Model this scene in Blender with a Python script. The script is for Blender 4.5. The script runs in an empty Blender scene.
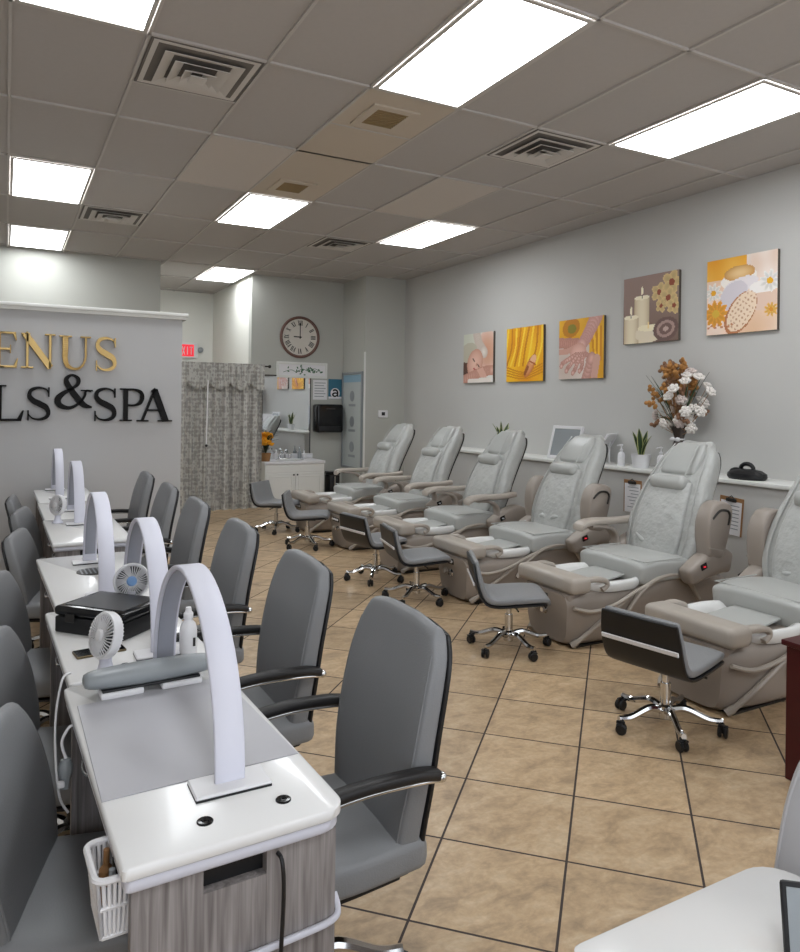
import bpy, bmesh, math, random
from math import sin, cos, pi, radians, sqrt, atan2
from mathutils import Vector, Matrix
random.seed(7)
SC = bpy.context.scene
COL = SC.collection

# ------------------------------------------------------------------ helpers
def lin(c):
    c = c / 255.0
    return c / 12.92 if c <= 0.04045 else ((c + 0.055) / 1.055) ** 2.4
def rgb(r, g, b): return (lin(r), lin(g), lin(b), 1.0)

MATS = {}
def mat(name, col, rough=0.5, metal=0.0, noise=0.0, nscale=8.0, bump=0.0, bscale=60.0, spec=0.5, emit=None, estr=0.0, coat=0.0, trans=0.0, ior=1.45):
    if name in MATS: return MATS[name]
    m = bpy.data.materials.new(name); m.use_nodes = True
    nt = m.node_tree; b = nt.nodes['Principled BSDF']
    b.inputs['Base Color'].default_value = col
    b.inputs['Roughness'].default_value = rough
    b.inputs['Metallic'].default_value = metal
    b.inputs['Specular IOR Level'].default_value = spec
    b.inputs['IOR'].default_value = ior
    if coat: b.inputs['Coat Weight'].default_value = coat
    if trans: b.inputs['Transmission Weight'].default_value = trans
    if emit:
        b.inputs['Emission Color'].default_value = emit; b.inputs['Emission Strength'].default_value = estr
    if noise or bump:
        tc = nt.nodes.new('ShaderNodeTexCoord')
    if noise:
        n = nt.nodes.new('ShaderNodeTexNoise'); n.inputs['Scale'].default_value = nscale; n.inputs['Detail'].default_value = 4
        nt.links.new(tc.outputs['Object'], n.inputs['Vector'])
        mx = nt.nodes.new('ShaderNodeMix'); mx.data_type = 'RGBA'
        mx.inputs['A'].default_value = tuple(c * (1 - noise) for c in col[:3]) + (1,)
        mx.inputs['B'].default_value = tuple(min(1, c * (1 + noise)) for c in col[:3]) + (1,)
        nt.links.new(n.outputs['Fac'], mx.inputs['Factor'])
        nt.links.new(mx.outputs['Result'], b.inputs['Base Color'])
    if bump:
        n2 = nt.nodes.new('ShaderNodeTexNoise'); n2.inputs['Scale'].default_value = bscale; n2.inputs['Detail'].default_value = 3
        nt.links.new(tc.outputs['Object'], n2.inputs['Vector'])
        bp = nt.nodes.new('ShaderNodeBump'); bp.inputs['Strength'].default_value = bump; bp.inputs['Distance'].default_value = 0.01 if bscale > 20 else 0.035
        nt.links.new(n2.outputs['Fac'], bp.inputs['Height']); nt.links.new(bp.outputs['Normal'], b.inputs['Normal'])
    MATS[name] = m
    return m

class MB:
    """collects shapes, then links them as ONE mesh object"""
    def __init__(self, m=None): self.v = []; self.f = []; self.m = m or Matrix.Identity(4)
    def add(self, vs, fs):
        o = len(self.v)
        self.v += [tuple(self.m @ Vector(p)) for p in vs]
        self.f += [tuple(i + o for i in f) for f in fs]
        return self
    def box(self, x0, x1, y0, y1, z0, z1, r=0.0, seg=2, m=None):
        bm = bmesh.new(); bmesh.ops.create_cube(bm, size=1)
        for v in bm.verts: v.co = Vector(((x0 + x1) / 2 + v.co.x * (x1 - x0), (y0 + y1) / 2 + v.co.y * (y1 - y0), (z0 + z1) / 2 + v.co.z * (z1 - z0)))
        if r: bmesh.ops.bevel(bm, geom=bm.edges[:], offset=r, segments=seg, profile=0.5, affect='EDGES', clamp_overlap=True)
        bm.verts.index_update()
        vs = [(m @ v.co) if m else v.co.copy() for v in bm.verts]; fs = [[v.index for v in f.verts] for f in bm.faces]
        bm.free()
        return self.add(vs, fs)
    def loft(self, rings, closed=True, cap0=True, cap1=True):
        n = len(rings[0]); vs = [p for r in rings for p in r]; fs = []
        for i in range(len(rings) - 1):
            for j in range(n if closed else n - 1):
                k = (j + 1) % n
                fs.append((i * n + j, i * n + k, (i + 1) * n + k, (i + 1) * n + j))
        if cap0: fs.append(tuple(range(n - 1, -1, -1)))
        if cap1: fs.append(tuple((len(rings) - 1) * n + j for j in range(n)))
        return self.add(vs, fs)
    def tube(self, pts, r, n=10, closed=False):
        P = [Vector(p) for p in pts]; N = len(P)
        R = r if isinstance(r, (list, tuple)) else [r] * N
        T = []
        for i in range(N):
            a = P[(i - 1) % N] if (closed or i > 0) else P[i]
            b = P[(i + 1) % N] if (closed or i < N - 1) else P[i]
            T.append((b - a).normalized())
        u = T[0].orthogonal().normalized(); rings = []
        for i in range(N):
            u = (u - T[i] * u.dot(T[i])).normalized(); w = T[i].cross(u)
            rings.append([P[i] + (u * cos(2 * pi * k / n) + w * sin(2 * pi * k / n)) * R[i] for k in range(n)])
        if closed:
            rings.append(rings[0]); return self.loft(rings, True, False, False)
        return self.loft(rings)
    def band(self, pts, lat, w, t):
        """rectangular strip swept along pts; lat = width direction"""
        P = [Vector(p) for p in pts]; L = Vector(lat).normalized(); N = len(P); rings = []
        for i in range(N):
            tg = (P[min(i + 1, N - 1)] - P[max(i - 1, 0)]).normalized(); nn = tg.cross(L).normalized()
            W = (w[i] if isinstance(w, (list, tuple)) else w) / 2
            e = min(t, W) * 0.25
            rings.append([P[i] + L * a + nn * b for a, b in ((W - e, t / 2), (-W + e, t / 2), (-W, t / 2 - e), (-W, -t / 2 + e), (-W + e, -t / 2), (W - e, -t / 2), (W, -t / 2 + e), (W, t / 2 - e))])
        return self.loft(rings)
    def lathe(self, prof, n=24, c=(0, 0, 0), m=None):
        rings = []
        for r, z in prof:
            rr = max(r, 1e-4); ring = [Vector((rr * cos(2 * pi * k / n), rr * sin(2 * pi * k / n), z)) for k in range(n)]
            rings.append([(m @ p if m else p) + Vector(c) for p in ring])
        return self.loft(rings)
    def prism(self, poly, d0, d1, m=None):
        """poly in (a,b) -> x=a, z=b, extruded in y from d0 to d1"""
        n = len(poly); f = [Vector((a, d0, b)) for a, b in poly] + [Vector((a, d1, b)) for a, b in poly]
        if m: f = [m @ p for p in f]
        fs = [tuple(range(n)), tuple(range(2 * n - 1, n - 1, -1))] + [(i, i + n, (i + 1) % n + n, (i + 1) % n) for i in range(n)]
        return self.add(f, fs)
    def pad(self, prof, p=5.0, n=32, er=0.02, crown=0.0):
        """cushion: prof rows (x, z, halfwidth, thickness) along a path; sections spread in y"""
        P = [Vector((a[0], 0, a[1])) for a in prof]; N = len(P); rings = []
        def ring(c, nn, w, t):
            out = []
            for k in range(n):
                a = 2 * pi * (k + 0.5) / n; ca, sa = cos(a), sin(a)
                y = w * math.copysign(abs(ca) ** (2 / p), ca); d = t / 2 * math.copysign(abs(sa) ** (2 / p), sa)
                if crown and d > 0: d += crown * (1 - (y / max(w, 1e-4)) ** 2)
                out.append(c + Vector((0, y, 0)) + nn * d)
            return out
        for i in range(N):
            tg = (P[min(i + 1, N - 1)] - P[max(i - 1, 0)]).normalized(); nn = Vector((-tg.z, 0, tg.x))
            w, t = prof[i][2], prof[i][3]
            if i == 0 and er:
                for a in (90, 60, 30): rings.append(ring(P[0] - tg * er * (sin(radians(a))), nn, w - er * (1 - cos(radians(a))), t - 2 * er * (1 - cos(radians(a))) * .95))
            rings.append(ring(P[i], nn, w, t))
            if i == N - 1 and er:
                for a in (30, 60, 90): rings.append(ring(P[i] + tg * er * (sin(radians(a))), nn, w - er * (1 - cos(radians(a))), t - 2 * er * (1 - cos(radians(a))) * .95))
        return self.loft(rings)
    def ball(self, c, rx, ry=None, rz=None, n=12, h=8, m=None):
        ry = ry or rx; rz = rz or rx; rings = []
        for i in range(h + 1):
            a = -pi / 2 + pi * i / h; k = max(cos(a), 1e-3)
            ring = [Vector((rx * k * cos(2 * pi * j / n), ry * k * sin(2 * pi * j / n), rz * sin(a))) for j in range(n)]
            rings.append([(m @ p if m else p) + Vector(c) for p in ring])
        return self.loft(rings)
    def build(self, name, material, parent=None, smooth=35, loc=None):
        me = bpy.data.meshes.new(name); me.from_pydata(self.v, [], self.f)
        bm = bmesh.new(); bm.from_mesh(me); bmesh.ops.recalc_face_normals(bm, faces=bm.faces[:]); bm.to_mesh(me); bm.free()
        if smooth:
            me.polygons.foreach_set('use_smooth', [True] * len(me.polygons)); me.set_sharp_from_angle(angle=radians(smooth))
        me.materials.append(material)
        o = bpy.data.objects.new(name, me); COL.objects.link(o)
        if parent: o.parent = parent
        if loc: o.location = loc
        return o

def tag(o, label=None, cat=None, group=None, kind=None):
    if label: o['label'] = label
    if cat: o['category'] = cat
    if group: o['group'] = group
    if kind: o['kind'] = kind
    return o
def thing(name, label, cat, loc=(0, 0, 0), rz=0.0, group=None):
    o = bpy.data.objects.new(name, None); COL.objects.link(o); o.empty_display_size = 0.1
    o.location = loc; o.rotation_euler = (0, 0, rz)
    return tag(o, label, cat, group)
def dup(root, loc, rz, label, group=None):
    def cp(o, par):
        c = o.copy(); COL.objects.link(c)
        if par: c.parent = par
        for ch in list(o.children): cp(ch, c)
        return c
    r = cp(root, None); r.location = loc; r.rotation_euler = (0, 0, rz); r['label'] = label
    if group: r['group'] = group
    return r
def struct(name, mb, m, parent=None, smooth=35):
    o = mb.build(name, m, parent, smooth)
    if not parent: o['kind'] = 'structure'
    return o
def spline(pts, n=8):
    """Catmull-Rom through pts (tuples of any length)"""
    out = []; N = len(pts)
    for i in range(N - 1):
        p0, p1, p2, p3 = pts[max(i - 1, 0)], pts[i], pts[i + 1], pts[min(i + 2, N - 1)]
        for k in range(n):
            t = k / n
            out.append(tuple(0.5 * (2 * b + (c - a) * t + (2 * a - 5 * b + 4 * c - d) * t * t + (3 * b - a - 3 * c + d) * t ** 3) for a, b, c, d in zip(p0, p1, p2, p3)))
    out.append(tuple(pts[-1])); return out

# ------------------------------------------------------------------ materials
M_wall = mat('wall_paint', rgb(198, 197, 194), 0.75, noise=0.02, nscale=1.5, bump=0.05, bscale=180)
M_wallback = mat('back_wall_paint', rgb(184, 184, 177), 0.8, noise=0.02, nscale=1.5)
M_part = mat('partition_paint', rgb(192, 192, 193), 0.7, noise=0.02, nscale=2)
M_white = mat('white_paint', rgb(226, 226, 222), 0.6)
M_whitewall = mat('white_wall_paint', rgb(228, 227, 220), 0.7)
M_ceil = mat('ceiling_tile', rgb(181, 176, 172), 0.9, noise=0.03, nscale=30, bump=0.1, bscale=300)
M_ceil2 = mat('ceiling_tile_clean', rgb(202, 194, 186), 0.9, noise=0.02, nscale=30)
M_ceil3 = mat('ceiling_tile_beige', rgb(196, 184, 168), 0.9)
M_bar = mat('ceiling_bar', rgb(192, 187, 182), 0.6)
M_vent = mat('vent_metal', rgb(205, 200, 194), 0.55)
M_ventdark = mat('vent_dark', rgb(112, 107, 102), 0.9)
M_beigegrille = mat('beige_grille', rgb(150, 128, 92), 0.8)
M_panel = mat('light_diffuser', rgb(245, 245, 245), 0.6, emit=(0.93, 0.97, 1.0, 1), estr=9.0)
M_grey = mat('grey_leather', rgb(128, 129, 131), 0.42, noise=0.05, nscale=5, bump=0.12, bscale=220, spec=0.45)
M_pedi = mat('pale_leather', rgb(176, 177, 174), 0.34, noise=0.04, nscale=6, bump=0.55, bscale=13, spec=0.5)
M_pedi2 = mat('pale_leather_smooth', rgb(174, 175, 172), 0.33, noise=0.03, nscale=6, bump=0.06, bscale=60, spec=0.5)
M_beige = mat('beige_shell', rgb(154, 144, 135), 0.4, noise=0.03, nscale=3)
M_beige2 = mat('beige_shell_trim', rgb(170, 161, 151), 0.35)
M_tub = mat('tub_white', rgb(222, 222, 220), 0.22, coat=0.3)
M_black = mat('black_plastic', rgb(22, 22, 24), 0.4)
M_blackgloss = mat('black_gloss', rgb(14, 14, 16), 0.15)
M_blackleather = mat('black_vinyl', rgb(30, 28, 28), 0.45, bump=0.1, bscale=150)
M_chrome = mat('chrome', rgb(215, 215, 215), 0.12, metal=1.0)
M_darkmetal = mat('dark_metal', rgb(60, 58, 56), 0.4, metal=0.6)
M_lamp = mat('lamp_white', rgb(214, 214, 226), 0.45)
M_lampin = mat('lamp_inner', rgb(150, 152, 162), 0.4)
M_top = mat('desk_top_white', rgb(228, 227, 226), 0.22, noise=0.025, nscale=4, coat=0.2)
M_trimw = mat('trim_white_satin', rgb(205, 205, 215), 0.4)
M_mat = mat('desk_mat_grey', rgb(176, 175, 180), 0.38, noise=0.06, nscale=5)
M_plw = mat('plastic_white', rgb(225, 224, 226), 0.35)
M_rest = mat('rest_pad', rgb(140, 145, 148), 0.35, noise=0.05, nscale=8)
M_gold = mat('gold', rgb(178, 150, 98), 0.3, metal=0.9)
M_letter = mat('letter_black', rgb(20, 19, 19), 0.5, spec=0.2)
M_red = mat('mahogany', rgb(66, 10, 16), 0.35, noise=0.2, nscale=3)
M_leaf = mat('leaf', rgb(52, 72, 44), 0.45, noise=0.3, nscale=20)
M_leafy = mat('leaf_margin', rgb(176, 180, 120), 0.45)
M_terra = mat('terracotta', rgb(150, 110, 70), 0.7)
M_orange = mat('petal_orange', rgb(232, 160, 30), 0.6)
M_glass = mat('vase_smoke', rgb(90, 82, 78), 0.12, metal=0.5)
M_mirror = mat('mirror_glass', rgb(235, 238, 240), 0.02, metal=1.0)
M_paper = mat('paper', rgb(232, 230, 232), 0.7)
M_redem = mat('exit_red', rgb(225, 40, 55), 0.5, emit=rgb(225, 40, 55), estr=0.6)

def wood():
    m = bpy.data.materials.new('grey_woodgrain'); m.use_nodes = True; nt = m.node_tree; b = nt.nodes['Principled BSDF']
    tc = nt.nodes.new('ShaderNodeTexCoord'); mp = nt.nodes.new('ShaderNodeMapping'); mp.inputs['Scale'].default_value = (38, 38, 1.6)
    n = nt.nodes.new('ShaderNodeTexNoise'); n.inputs['Scale'].default_value = 2.2; n.inputs['Detail'].default_value = 6; n.inputs['Distortion'].default_value = 0.5
    r = nt.nodes.new('ShaderNodeValToRGB'); r.color_ramp.elements[0].position = 0.3; r.color_ramp.elements[1].position = 0.72
    r.color_ramp.elements[0].color = rgb(104, 98, 97); r.color_ramp.elements[1].color = rgb(158, 152, 150)
    nt.links.new(tc.outputs['Object'], mp.inputs['Vector']); nt.links.new(mp.outputs['Vector'], n.inputs['Vector'])
    nt.links.new(n.outputs['Fac'], r.inputs['Fac']); nt.links.new(r.outputs['Color'], b.inputs['Base Color']); b.inputs['Roughness'].default_value = 0.5
    return m
M_wood = wood()

def floor_mat():
    m = bpy.data.materials.new('tan_floor_tile'); m.use_nodes = True; nt = m.node_tree; b = nt.nodes['Principled BSDF']
    N = lambda t: nt.nodes.new(t); L = nt.links.new
    def mth(op, a, bb=None, c=None):
        q = N('ShaderNodeMath'); q.operation = op
        for i, s in enumerate((a, bb, c)):
            if s is None: continue
            if isinstance(s, (int, float)): q.inputs[i].default_value = s
            else: L(s, q.inputs[i])
        return q.outputs[0]
    g = N('ShaderNodeNewGeometry'); sp = N('ShaderNodeSeparateXYZ'); L(g.outputs['Position'], sp.inputs[0])
    S = 0.4555
    u = mth('DIVIDE', mth('SUBTRACT', mth('MULTIPLY', mth('ADD', sp.outputs[0], sp.outputs[1]), 0.70711), 3.120), S)
    v = mth('DIVIDE', mth('SUBTRACT', mth('MULTIPLY', mth('SUBTRACT', sp.outputs[0], sp.outputs[1]), 0.70711), -0.154), S)
    fu = mth('FLOOR', u); fv = mth('FLOOR', v)
    du = mth('ABSOLUTE', mth('SUBTRACT', mth('SUBTRACT', u, fu), 0.5)); dv = mth('ABSOLUTE', mth('SUBTRACT', mth('SUBTRACT', v, fv), 0.5))
    d = mth('MAXIMUM', du, dv)
    grout = mth('GREATER_THAN', d, 0.4905)
    cmb = N('ShaderNodeCombineXYZ'); L(fu, cmb.inputs[0]); L(fv, cmb.inputs[1])
    wn = N('ShaderNodeTexWhiteNoise'); wn.noise_dimensions = '2D'; L(cmb.outputs[0], wn.inputs['Vector'])
    # veins differ from tile to tile
    off = N('ShaderNodeVectorMath'); off.operation = 'MULTIPLY_ADD'; L(wn.outputs['Color'], off.inputs[0]); off.inputs[1].default_value = (7, 7, 7); L(g.outputs['Position'], off.inputs[2])
    n1 = N('ShaderNodeTexNoise'); n1.inputs['Scale'].default_value = 8.5; n1.inputs['Detail'].default_value = 9; n1.inputs['Roughness'].default_value = 0.7; n1.inputs['Distortion'].default_value = 0.4
    mp = N('ShaderNodeMapping'); mp.inputs['Rotation'].default_value = (0, 0, radians(45)); mp.inputs['Scale'].default_value = (0.8, 1.35, 1)
    L(off.outputs[0], mp.inputs['Vector']); L(mp.outputs[0], n1.inputs['Vector'])
    r1 = N('ShaderNodeValToRGB'); e = r1.color_ramp.elements
    e[0].position = 0.30; e[0].color = rgb(150, 126, 98); e[1].position = 0.74; e[1].color = rgb(214, 190, 156)
    k = e.new(0.5); k.color = rgb(190, 160, 122)
    L(n1.outputs['Fac'], r1.inputs['Fac'])
    n2 = N('ShaderNodeTexNoise'); n2.inputs['Scale'].default_value = 45; n2.inputs['Detail'].default_value = 4; L(g.outputs['Position'], n2.inputs['Vector'])
    mx = N('ShaderNodeMix'); mx.data_type = 'RGBA'; mx.blend_type = 'MULTIPLY'; mx.inputs['Factor'].default_value = 0.35
    L(r1.outputs['Color'], mx.inputs['A']); L(n2.outputs['Fac'], mx.inputs['B'])
    hv = N('ShaderNodeHueSaturation'); L(mx.outputs['Result'], hv.inputs['Color']); L(mth('MULTIPLY_ADD', wn.outputs['Value'], 0.26, 0.95), hv.inputs['Value']); hv.inputs['Saturation'].default_value = 0.95
    mg = N('ShaderNodeMix'); mg.data_type = 'RGBA'; L(grout, mg.inputs['Factor']); L(hv.outputs['Color'], mg.inputs['A']); mg.inputs['B'].default_value = rgb(56, 45, 42)
    L(mg.outputs['Result'], b.inputs['Base Color'])
    L(mth('MULTIPLY_ADD', grout, 0.45, 0.36), b.inputs['Roughness'])
    bp = N('ShaderNodeBump'); bp.inputs['Strength'].default_value = 0.25; bp.inputs['Distance'].default_value = 0.004
    L(mth('SUBTRACT', n1.outputs['Fac'], grout), bp.inputs['Height']); L(bp.outputs['Normal'], b.inputs['Normal'])
    return m
M_floor = floor_mat()

def curtain_mat():
    m = bpy.data.materials.new('damask_curtain'); m.use_nodes = True; nt = m.node_tree; b = nt.nodes['Principled BSDF']
    N = lambda t: nt.nodes.new(t); L = nt.links.new
    tc = N('ShaderNodeTexCoord'); mp = N('ShaderNodeMapping'); mp.inputs['Scale'].default_value = (26, 1, 17); L(tc.outputs['Object'], mp.inputs[0])
    vo = N('ShaderNodeTexVoronoi'); vo.feature = 'SMOOTH_F1'; vo.inputs['Scale'].default_value = 1.0; vo.inputs['Randomness'].default_value = 0.35; L(mp.outputs[0], vo.inputs['Vector'])
    w = N('ShaderNodeMath'); w.operation = 'SINE'; q = N('ShaderNodeMath'); q.operation = 'MULTIPLY'; q.inputs[1].default_value = 15; L(vo.outputs['Distance'], q.inputs[0]); L(q.outputs[0], w.inputs[0])
    r = N('ShaderNodeValToRGB'); r.color_ramp.elements[0].position = 0.25; r.color_ramp.elements[0].color = rgb(156, 153, 148); r.color_ramp.elements[1].position = 0.75; r.color_ramp.elements[1].color = rgb(190, 188, 182)
    L(w.outputs[0], r.inputs['Fac']); L(r.outputs['Color'], b.inputs['Base Color']); b.inputs['Roughness'].default_value = 0.6
    b.inputs['Sheen Weight'].default_value = 0.2
    return m
M_curtain = curtain_mat()

def art_mat():
    m = bpy.data.materials.new('printed_canvas'); m.use_nodes = True; nt = m.node_tree; b = nt.nodes['Principled BSDF']
    a = nt.nodes.new('ShaderNodeVertexColor'); a.layer_name = 'art'; nt.links.new(a.outputs['Color'], b.inputs['Base Color']); b.inputs['Roughness'].default_value = 0.55
    return m
M_art = art_mat()
LETTERS_GOLD = [('E', -0.115, 0.109, 1.915, 2.253, 'cut by the left edge of the photo'), ('N', 0.126, 0.422, 1.915, 2.25, 'second in view from the left'), ('U', 0.453, 0.739, 1.911, 2.244, 'between N and S'), ('S', 0.772, 0.99, 1.911, 2.25, 'last of its line')]
LETTERS_BLACK = [('L', -0.117, 0.157, 1.412, 1.751, 'cut by the left edge of the photo'), ('S', 0.173, 0.397, 1.417, 1.743, 'just left of the ampersand'), ('&', 0.413, 0.753, 1.53, 1.872, 'raised between two letters S'), ('S', 0.764, 0.996, 1.412, 1.746, 'just right of the ampersand'), ('P', 1.015, 1.246, 1.412, 1.742, 'before the final A'), ('A', 1.178, 1.514, 1.407, 1.741, 'last of its line')]
# ------------------------------------------------------------------ the room
CZ = 3.66
struct('floor', MB().box(-2.0, 5.95, -2.2, 14.1, -0.1, 0), M_floor, smooth=0)
struct('ceiling', MB().box(-2.0, 5.95, -2.2, 14.1, CZ + 0.012, CZ + 0.1), M_ceil, smooth=0)
PX, PY = 0.683, 1.35
gx = [-1.366 + PX * i for i in range(11)]; gy = [2.9 + PY * i for i in range(-3, 9)]
g = MB()
for x in gx: g.box(x - .009, x + .009, -2.2, 14.05, CZ - 0.002, CZ + 0.012)
for y in gy: g.box(-2.0, 5.78, y - .009, y + .009, CZ - 0.002, CZ + 0.012)
for x, ys in ((0.683, 4.93), (3.415, 4.93), (3.415, 8.975), (0.683, 8.975), (2.049, 4.93), (2.049, 5.6)): g.box(x, x + PX, ys - .009, ys + .009, CZ - 0.002, CZ + 0.012)
struct('trim_1', g, M_bar, smooth=0)
def tilepatch(ix, iy, m, y1=None, n='trim_2'):
    x = gx[2] + PX * ix; y = 2.9 + PY * iy
    struct(n, MB().box(x + .0085, x + PX - .0085, y + .0085, (y1 or y + PY) - .0085, CZ + 0.002, CZ + 0.012), m, smooth=0)
tilepatch(3, 1, M_ceil3); tilepatch(2, 2, M_ceil2); tilepatch(3, 2, M_ceil3); tilepatch(5, 2, M_ceil2)
# walls
struct('wall_right', MB().box(5.80, 5.95, -2.2, 11.6, 0, CZ + .01), M_wall, smooth=0)
struct('wall_left', MB().box(-2.0, -1.85, -2.2, 14.1, 0, CZ + .01), M_wall, smooth=0)
struct('wall_back', MB().box(3.465, 5.80, 11.45, 11.6, 0, CZ + .01), M_wallback, smooth=0)
struct('wall_column', MB().box(5.07, 5.80, 10.58, 11.45, 0, CZ + .01), M_wallback, smooth=0)
struct('wall_rear_left', MB().box(-1.85, 1.985, 11.12, 11.27, 0, CZ + .01), M_wallback, smooth=0)
struct('wall_hall_left', MB().box(1.84, 1.985, 11.27, 13.95, 0, CZ + .01), M_whitewall, smooth=0)
struct('wall_hall_right', MB().box(3.466, 3.60, 11.452, 13.95, 0, CZ + .01), M_whitewall, smooth=0)
struct('wall_hall_end', MB().box(1.84, 3.60, 13.95, 14.1, 0, CZ + .01), M_whitewall, smooth=0)
struct('wall_partition', MB().box(-1.85, 1.625, 7.83, 7.95, 0, 2.47), M_part, smooth=0)
c = MB(); c.box(-1.85, 1.66, 7.79, 7.99, 2.47, 2.50); c.box(-1.85, 1.675, 7.775, 8.005, 2.50, 2.535, .006)
struct('trim_3', c, M_white)
# front wall with the wide shop window behind the camera
fw = MB(); fw.box(-2.0, 5.95, -2.2, -2.05, 3.0, CZ + .01); fw.box(-2.0, 5.95, -2.2, -2.05, 0, 0.35)
struct('wall_front', fw, M_wall, smooth=0)
wf = MB()
for x in (-1.95, -0.1, 1.8, 3.7, 5.75): wf.box(x, x + .06, -2.16, -2.08, .35, 3.0)
struct('window_1', wf, M_darkmetal, smooth=0)
# half wall ledge behind the pedicure chairs
struct('wall_ledge', MB().box(5.42, 5.80, 0.2, 8.75, 0, 0.985), M_wall, smooth=0)
struct('trim_4', MB().box(5.385, 5.80, 0.18, 8.78, 0.985, 1.02, .006), M_white)
struct('trim_5', MB().box(5.058, 5.082, 10.568, 10.592, 0.1, 2.45), M_white)
bb = MB(); bb.box(5.07, 5.80, 10.565, 10.58, 0, .1); bb.box(5.055, 5.07, 10.58, 11.45, 0, .1); struct('baseboard_column', bb, M_white)
struct('baseboard_right', MB().box(5.785, 5.80, 8.8, 10.56, 0, .1), M_white)
struct('baseboard_back', MB().box(4.56, 5.05, 11.435, 11.45, 0, .1), M_white)
struct('baseboard_partition', MB().box(-1.85, 1.63, 7.815, 7.83, 0, .1), M_part)

# ceiling lights
lights = [
 (2.049, 2.9, 'nearest and largest ceiling light panel, above the middle of the room'),
 (4.098, 2.9, 'ceiling light panel at the upper right, nearest the wall of canvases'),
 (0.0, 2.9, 'ceiling light panel cut by the top left edge of the photo'),
 (0.0, 6.95, 'ceiling light panel at left, nearer of the two above the sign partition'),
 (0.0, 9.65, 'ceiling light panel at left, farther of the two above the sign partition'),
 (2.049, 6.95, 'ceiling light panel beside the small beige grille, mid room'),
 (4.098, 6.95, 'far right ceiling light panel, above the farthest pedicure chairs'),
 (2.732, 11.0, 'ceiling light panel over the white hallway behind the curtain'),
 (2.049, -1.15, None), (4.098, -1.15, None), (0.0, -1.15, None)]  # unlabelled rows: unseen panels added behind the camera to supply light
l0 = None
for x, y, lab in lights:
    cx, cy = x + PX / 2, y + PY / 2
    lab = lab or 'added ceiling light panel behind the camera, out of view'
    if l0 is None:
        l0 = thing('ceiling_light', lab, 'ceiling light', (cx, cy, CZ - .004), 0, 'ceiling light panels')
        MB().box(-.312, .312, -.645, .645, -.002, .006).build('diffuser', M_panel, l0, 0)
        f = MB()
        for s in (-1, 1): f.box(s * .312 - .012, s * .312 + .012, -.657, .657, -.006, .004); f.box(-.3, .3, s * .645 - .012, s * .645 + .012, -.006, .004)
        f.build('frame', M_bar, l0, 0)
    else: dup(l0, (cx, cy, CZ - .004), 0, lab)
# air vents
v0 = None
for x, y, lab in ((0.683, 4.25, 'square ceiling air vent nearest the camera, beside the top left light'), (3.415, 4.25, 'square ceiling air vent between the two big right-hand lights'),
                  (0.683, 8.3, 'small far ceiling air vent at left, beside the sign partition lights'), (3.415, 8.3, 'small far ceiling air vent next to the far right light panel')):
    loc = (x + PX / 2, y + PX / 2, CZ)
    if v0 is None:
        v0 = thing('ceiling_vent', lab, 'air vent', loc, 0, 'square ceiling air vents')
        MB().box(-.325, .325, -.325, .325, -.001, .006).build('backing', M_ventdark, v0, 0)
        for k, (s, d) in enumerate(((.31, .0), (.235, .018), (.165, .032), (.095, .044))):
            q = MB()
            i = s - .062
            for a in range(4):
                R = Matrix.Rotation(a * pi / 2, 4, 'Z')
                vs = [R @ Vector(p) for p in ((-s, -s, -.004 - d), (s, -s, -.004 - d), (i, -i, .002 - d * .35), (-i, -i, .002 - d * .35))]
                vs += [p + Vector((0, 0, .004)) for p in vs]
                q.add(vs, [(0, 1, 2, 3), (7, 6, 5, 4), (0, 4, 5, 1), (1, 5, 6, 2), (2, 6, 7, 3), (3, 7, 4, 0)])
            q.build('louvre', M_vent, v0, 0)
        MB().box(-.05, .05, -.05, .05, -.054, -.048).build('centre_plate', M_vent, v0, 0)
    else: dup(v0, loc, 0, lab)
e0 = None
for x, y, lab in ((2.36, 4.65, 'larger beige exhaust grille in the ceiling beside the biggest light'), (2.36, 6.57, 'smaller far beige exhaust grille in the ceiling, mid room')):
    if e0 is None:
        e0 = thing('exhaust_grille', lab, 'exhaust grille', (x, y, CZ), 0, 'beige ceiling grilles')
        f = MB()
        for s in (-1, 1): f.box(s * .15 - .03, s * .15 + .03, -.2, .2, -.012, .002); f.box(-.12, .12, s * .17 - .03, s * .17 + .03, -.012, .002)
        f.build('frame', M_ceil3, e0, 0)
        s = MB().box(-.12, .12, -.14, .14, -.003, .002)
        for k in range(9): s.box(-.12, .12, -.135 + k * .033, -.120 + k * .033, -.010, -.003)
        s.build('grille', M_beigegrille, e0, 0)
    else: dup(e0, (x, y, CZ), 0, lab)

# ------------------------------------------------------------------ sign letters (each mounted on its own)
def seg(x0, y0, x1, y1, w):
    d = Vector((x1 - x0, y1 - y0)).normalized() * 1.0; n = Vector((-d.y, d.x)) * w / 2
    return [(x0 + n.x, y0 + n.y), (x0 - n.x, y0 - n.y), (x1 - n.x, y1 - n.y), (x1 + n.x, y1 + n.y)]
def rect(x0, y0, x1, y1): return [(x0, y0), (x1, y0), (x1, y1), (x0, y1)]
def tri(*p): return list(p)
def ribbon(pts):
    """pts of (x, y, w) -> quads"""
    P = spline(pts, 7); out = []
    def off(i):
        a = P[max(i - 1, 0)]; b = P[min(i + 1, len(P) - 1)]; d = Vector((b[0] - a[0], b[1] - a[1])).normalized(); n = Vector((-d.y, d.x)) * P[i][2] / 2
        return (P[i][0] + n.x, P[i][1] + n.y), (P[i][0] - n.x, P[i][1] - n.y)
    for i in range(len(P) - 1):
        a0, a1 = off(i); b0, b1 = off(i + 1); out.append([a0, a1, b1, b0])
    return out
SF = .045
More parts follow.
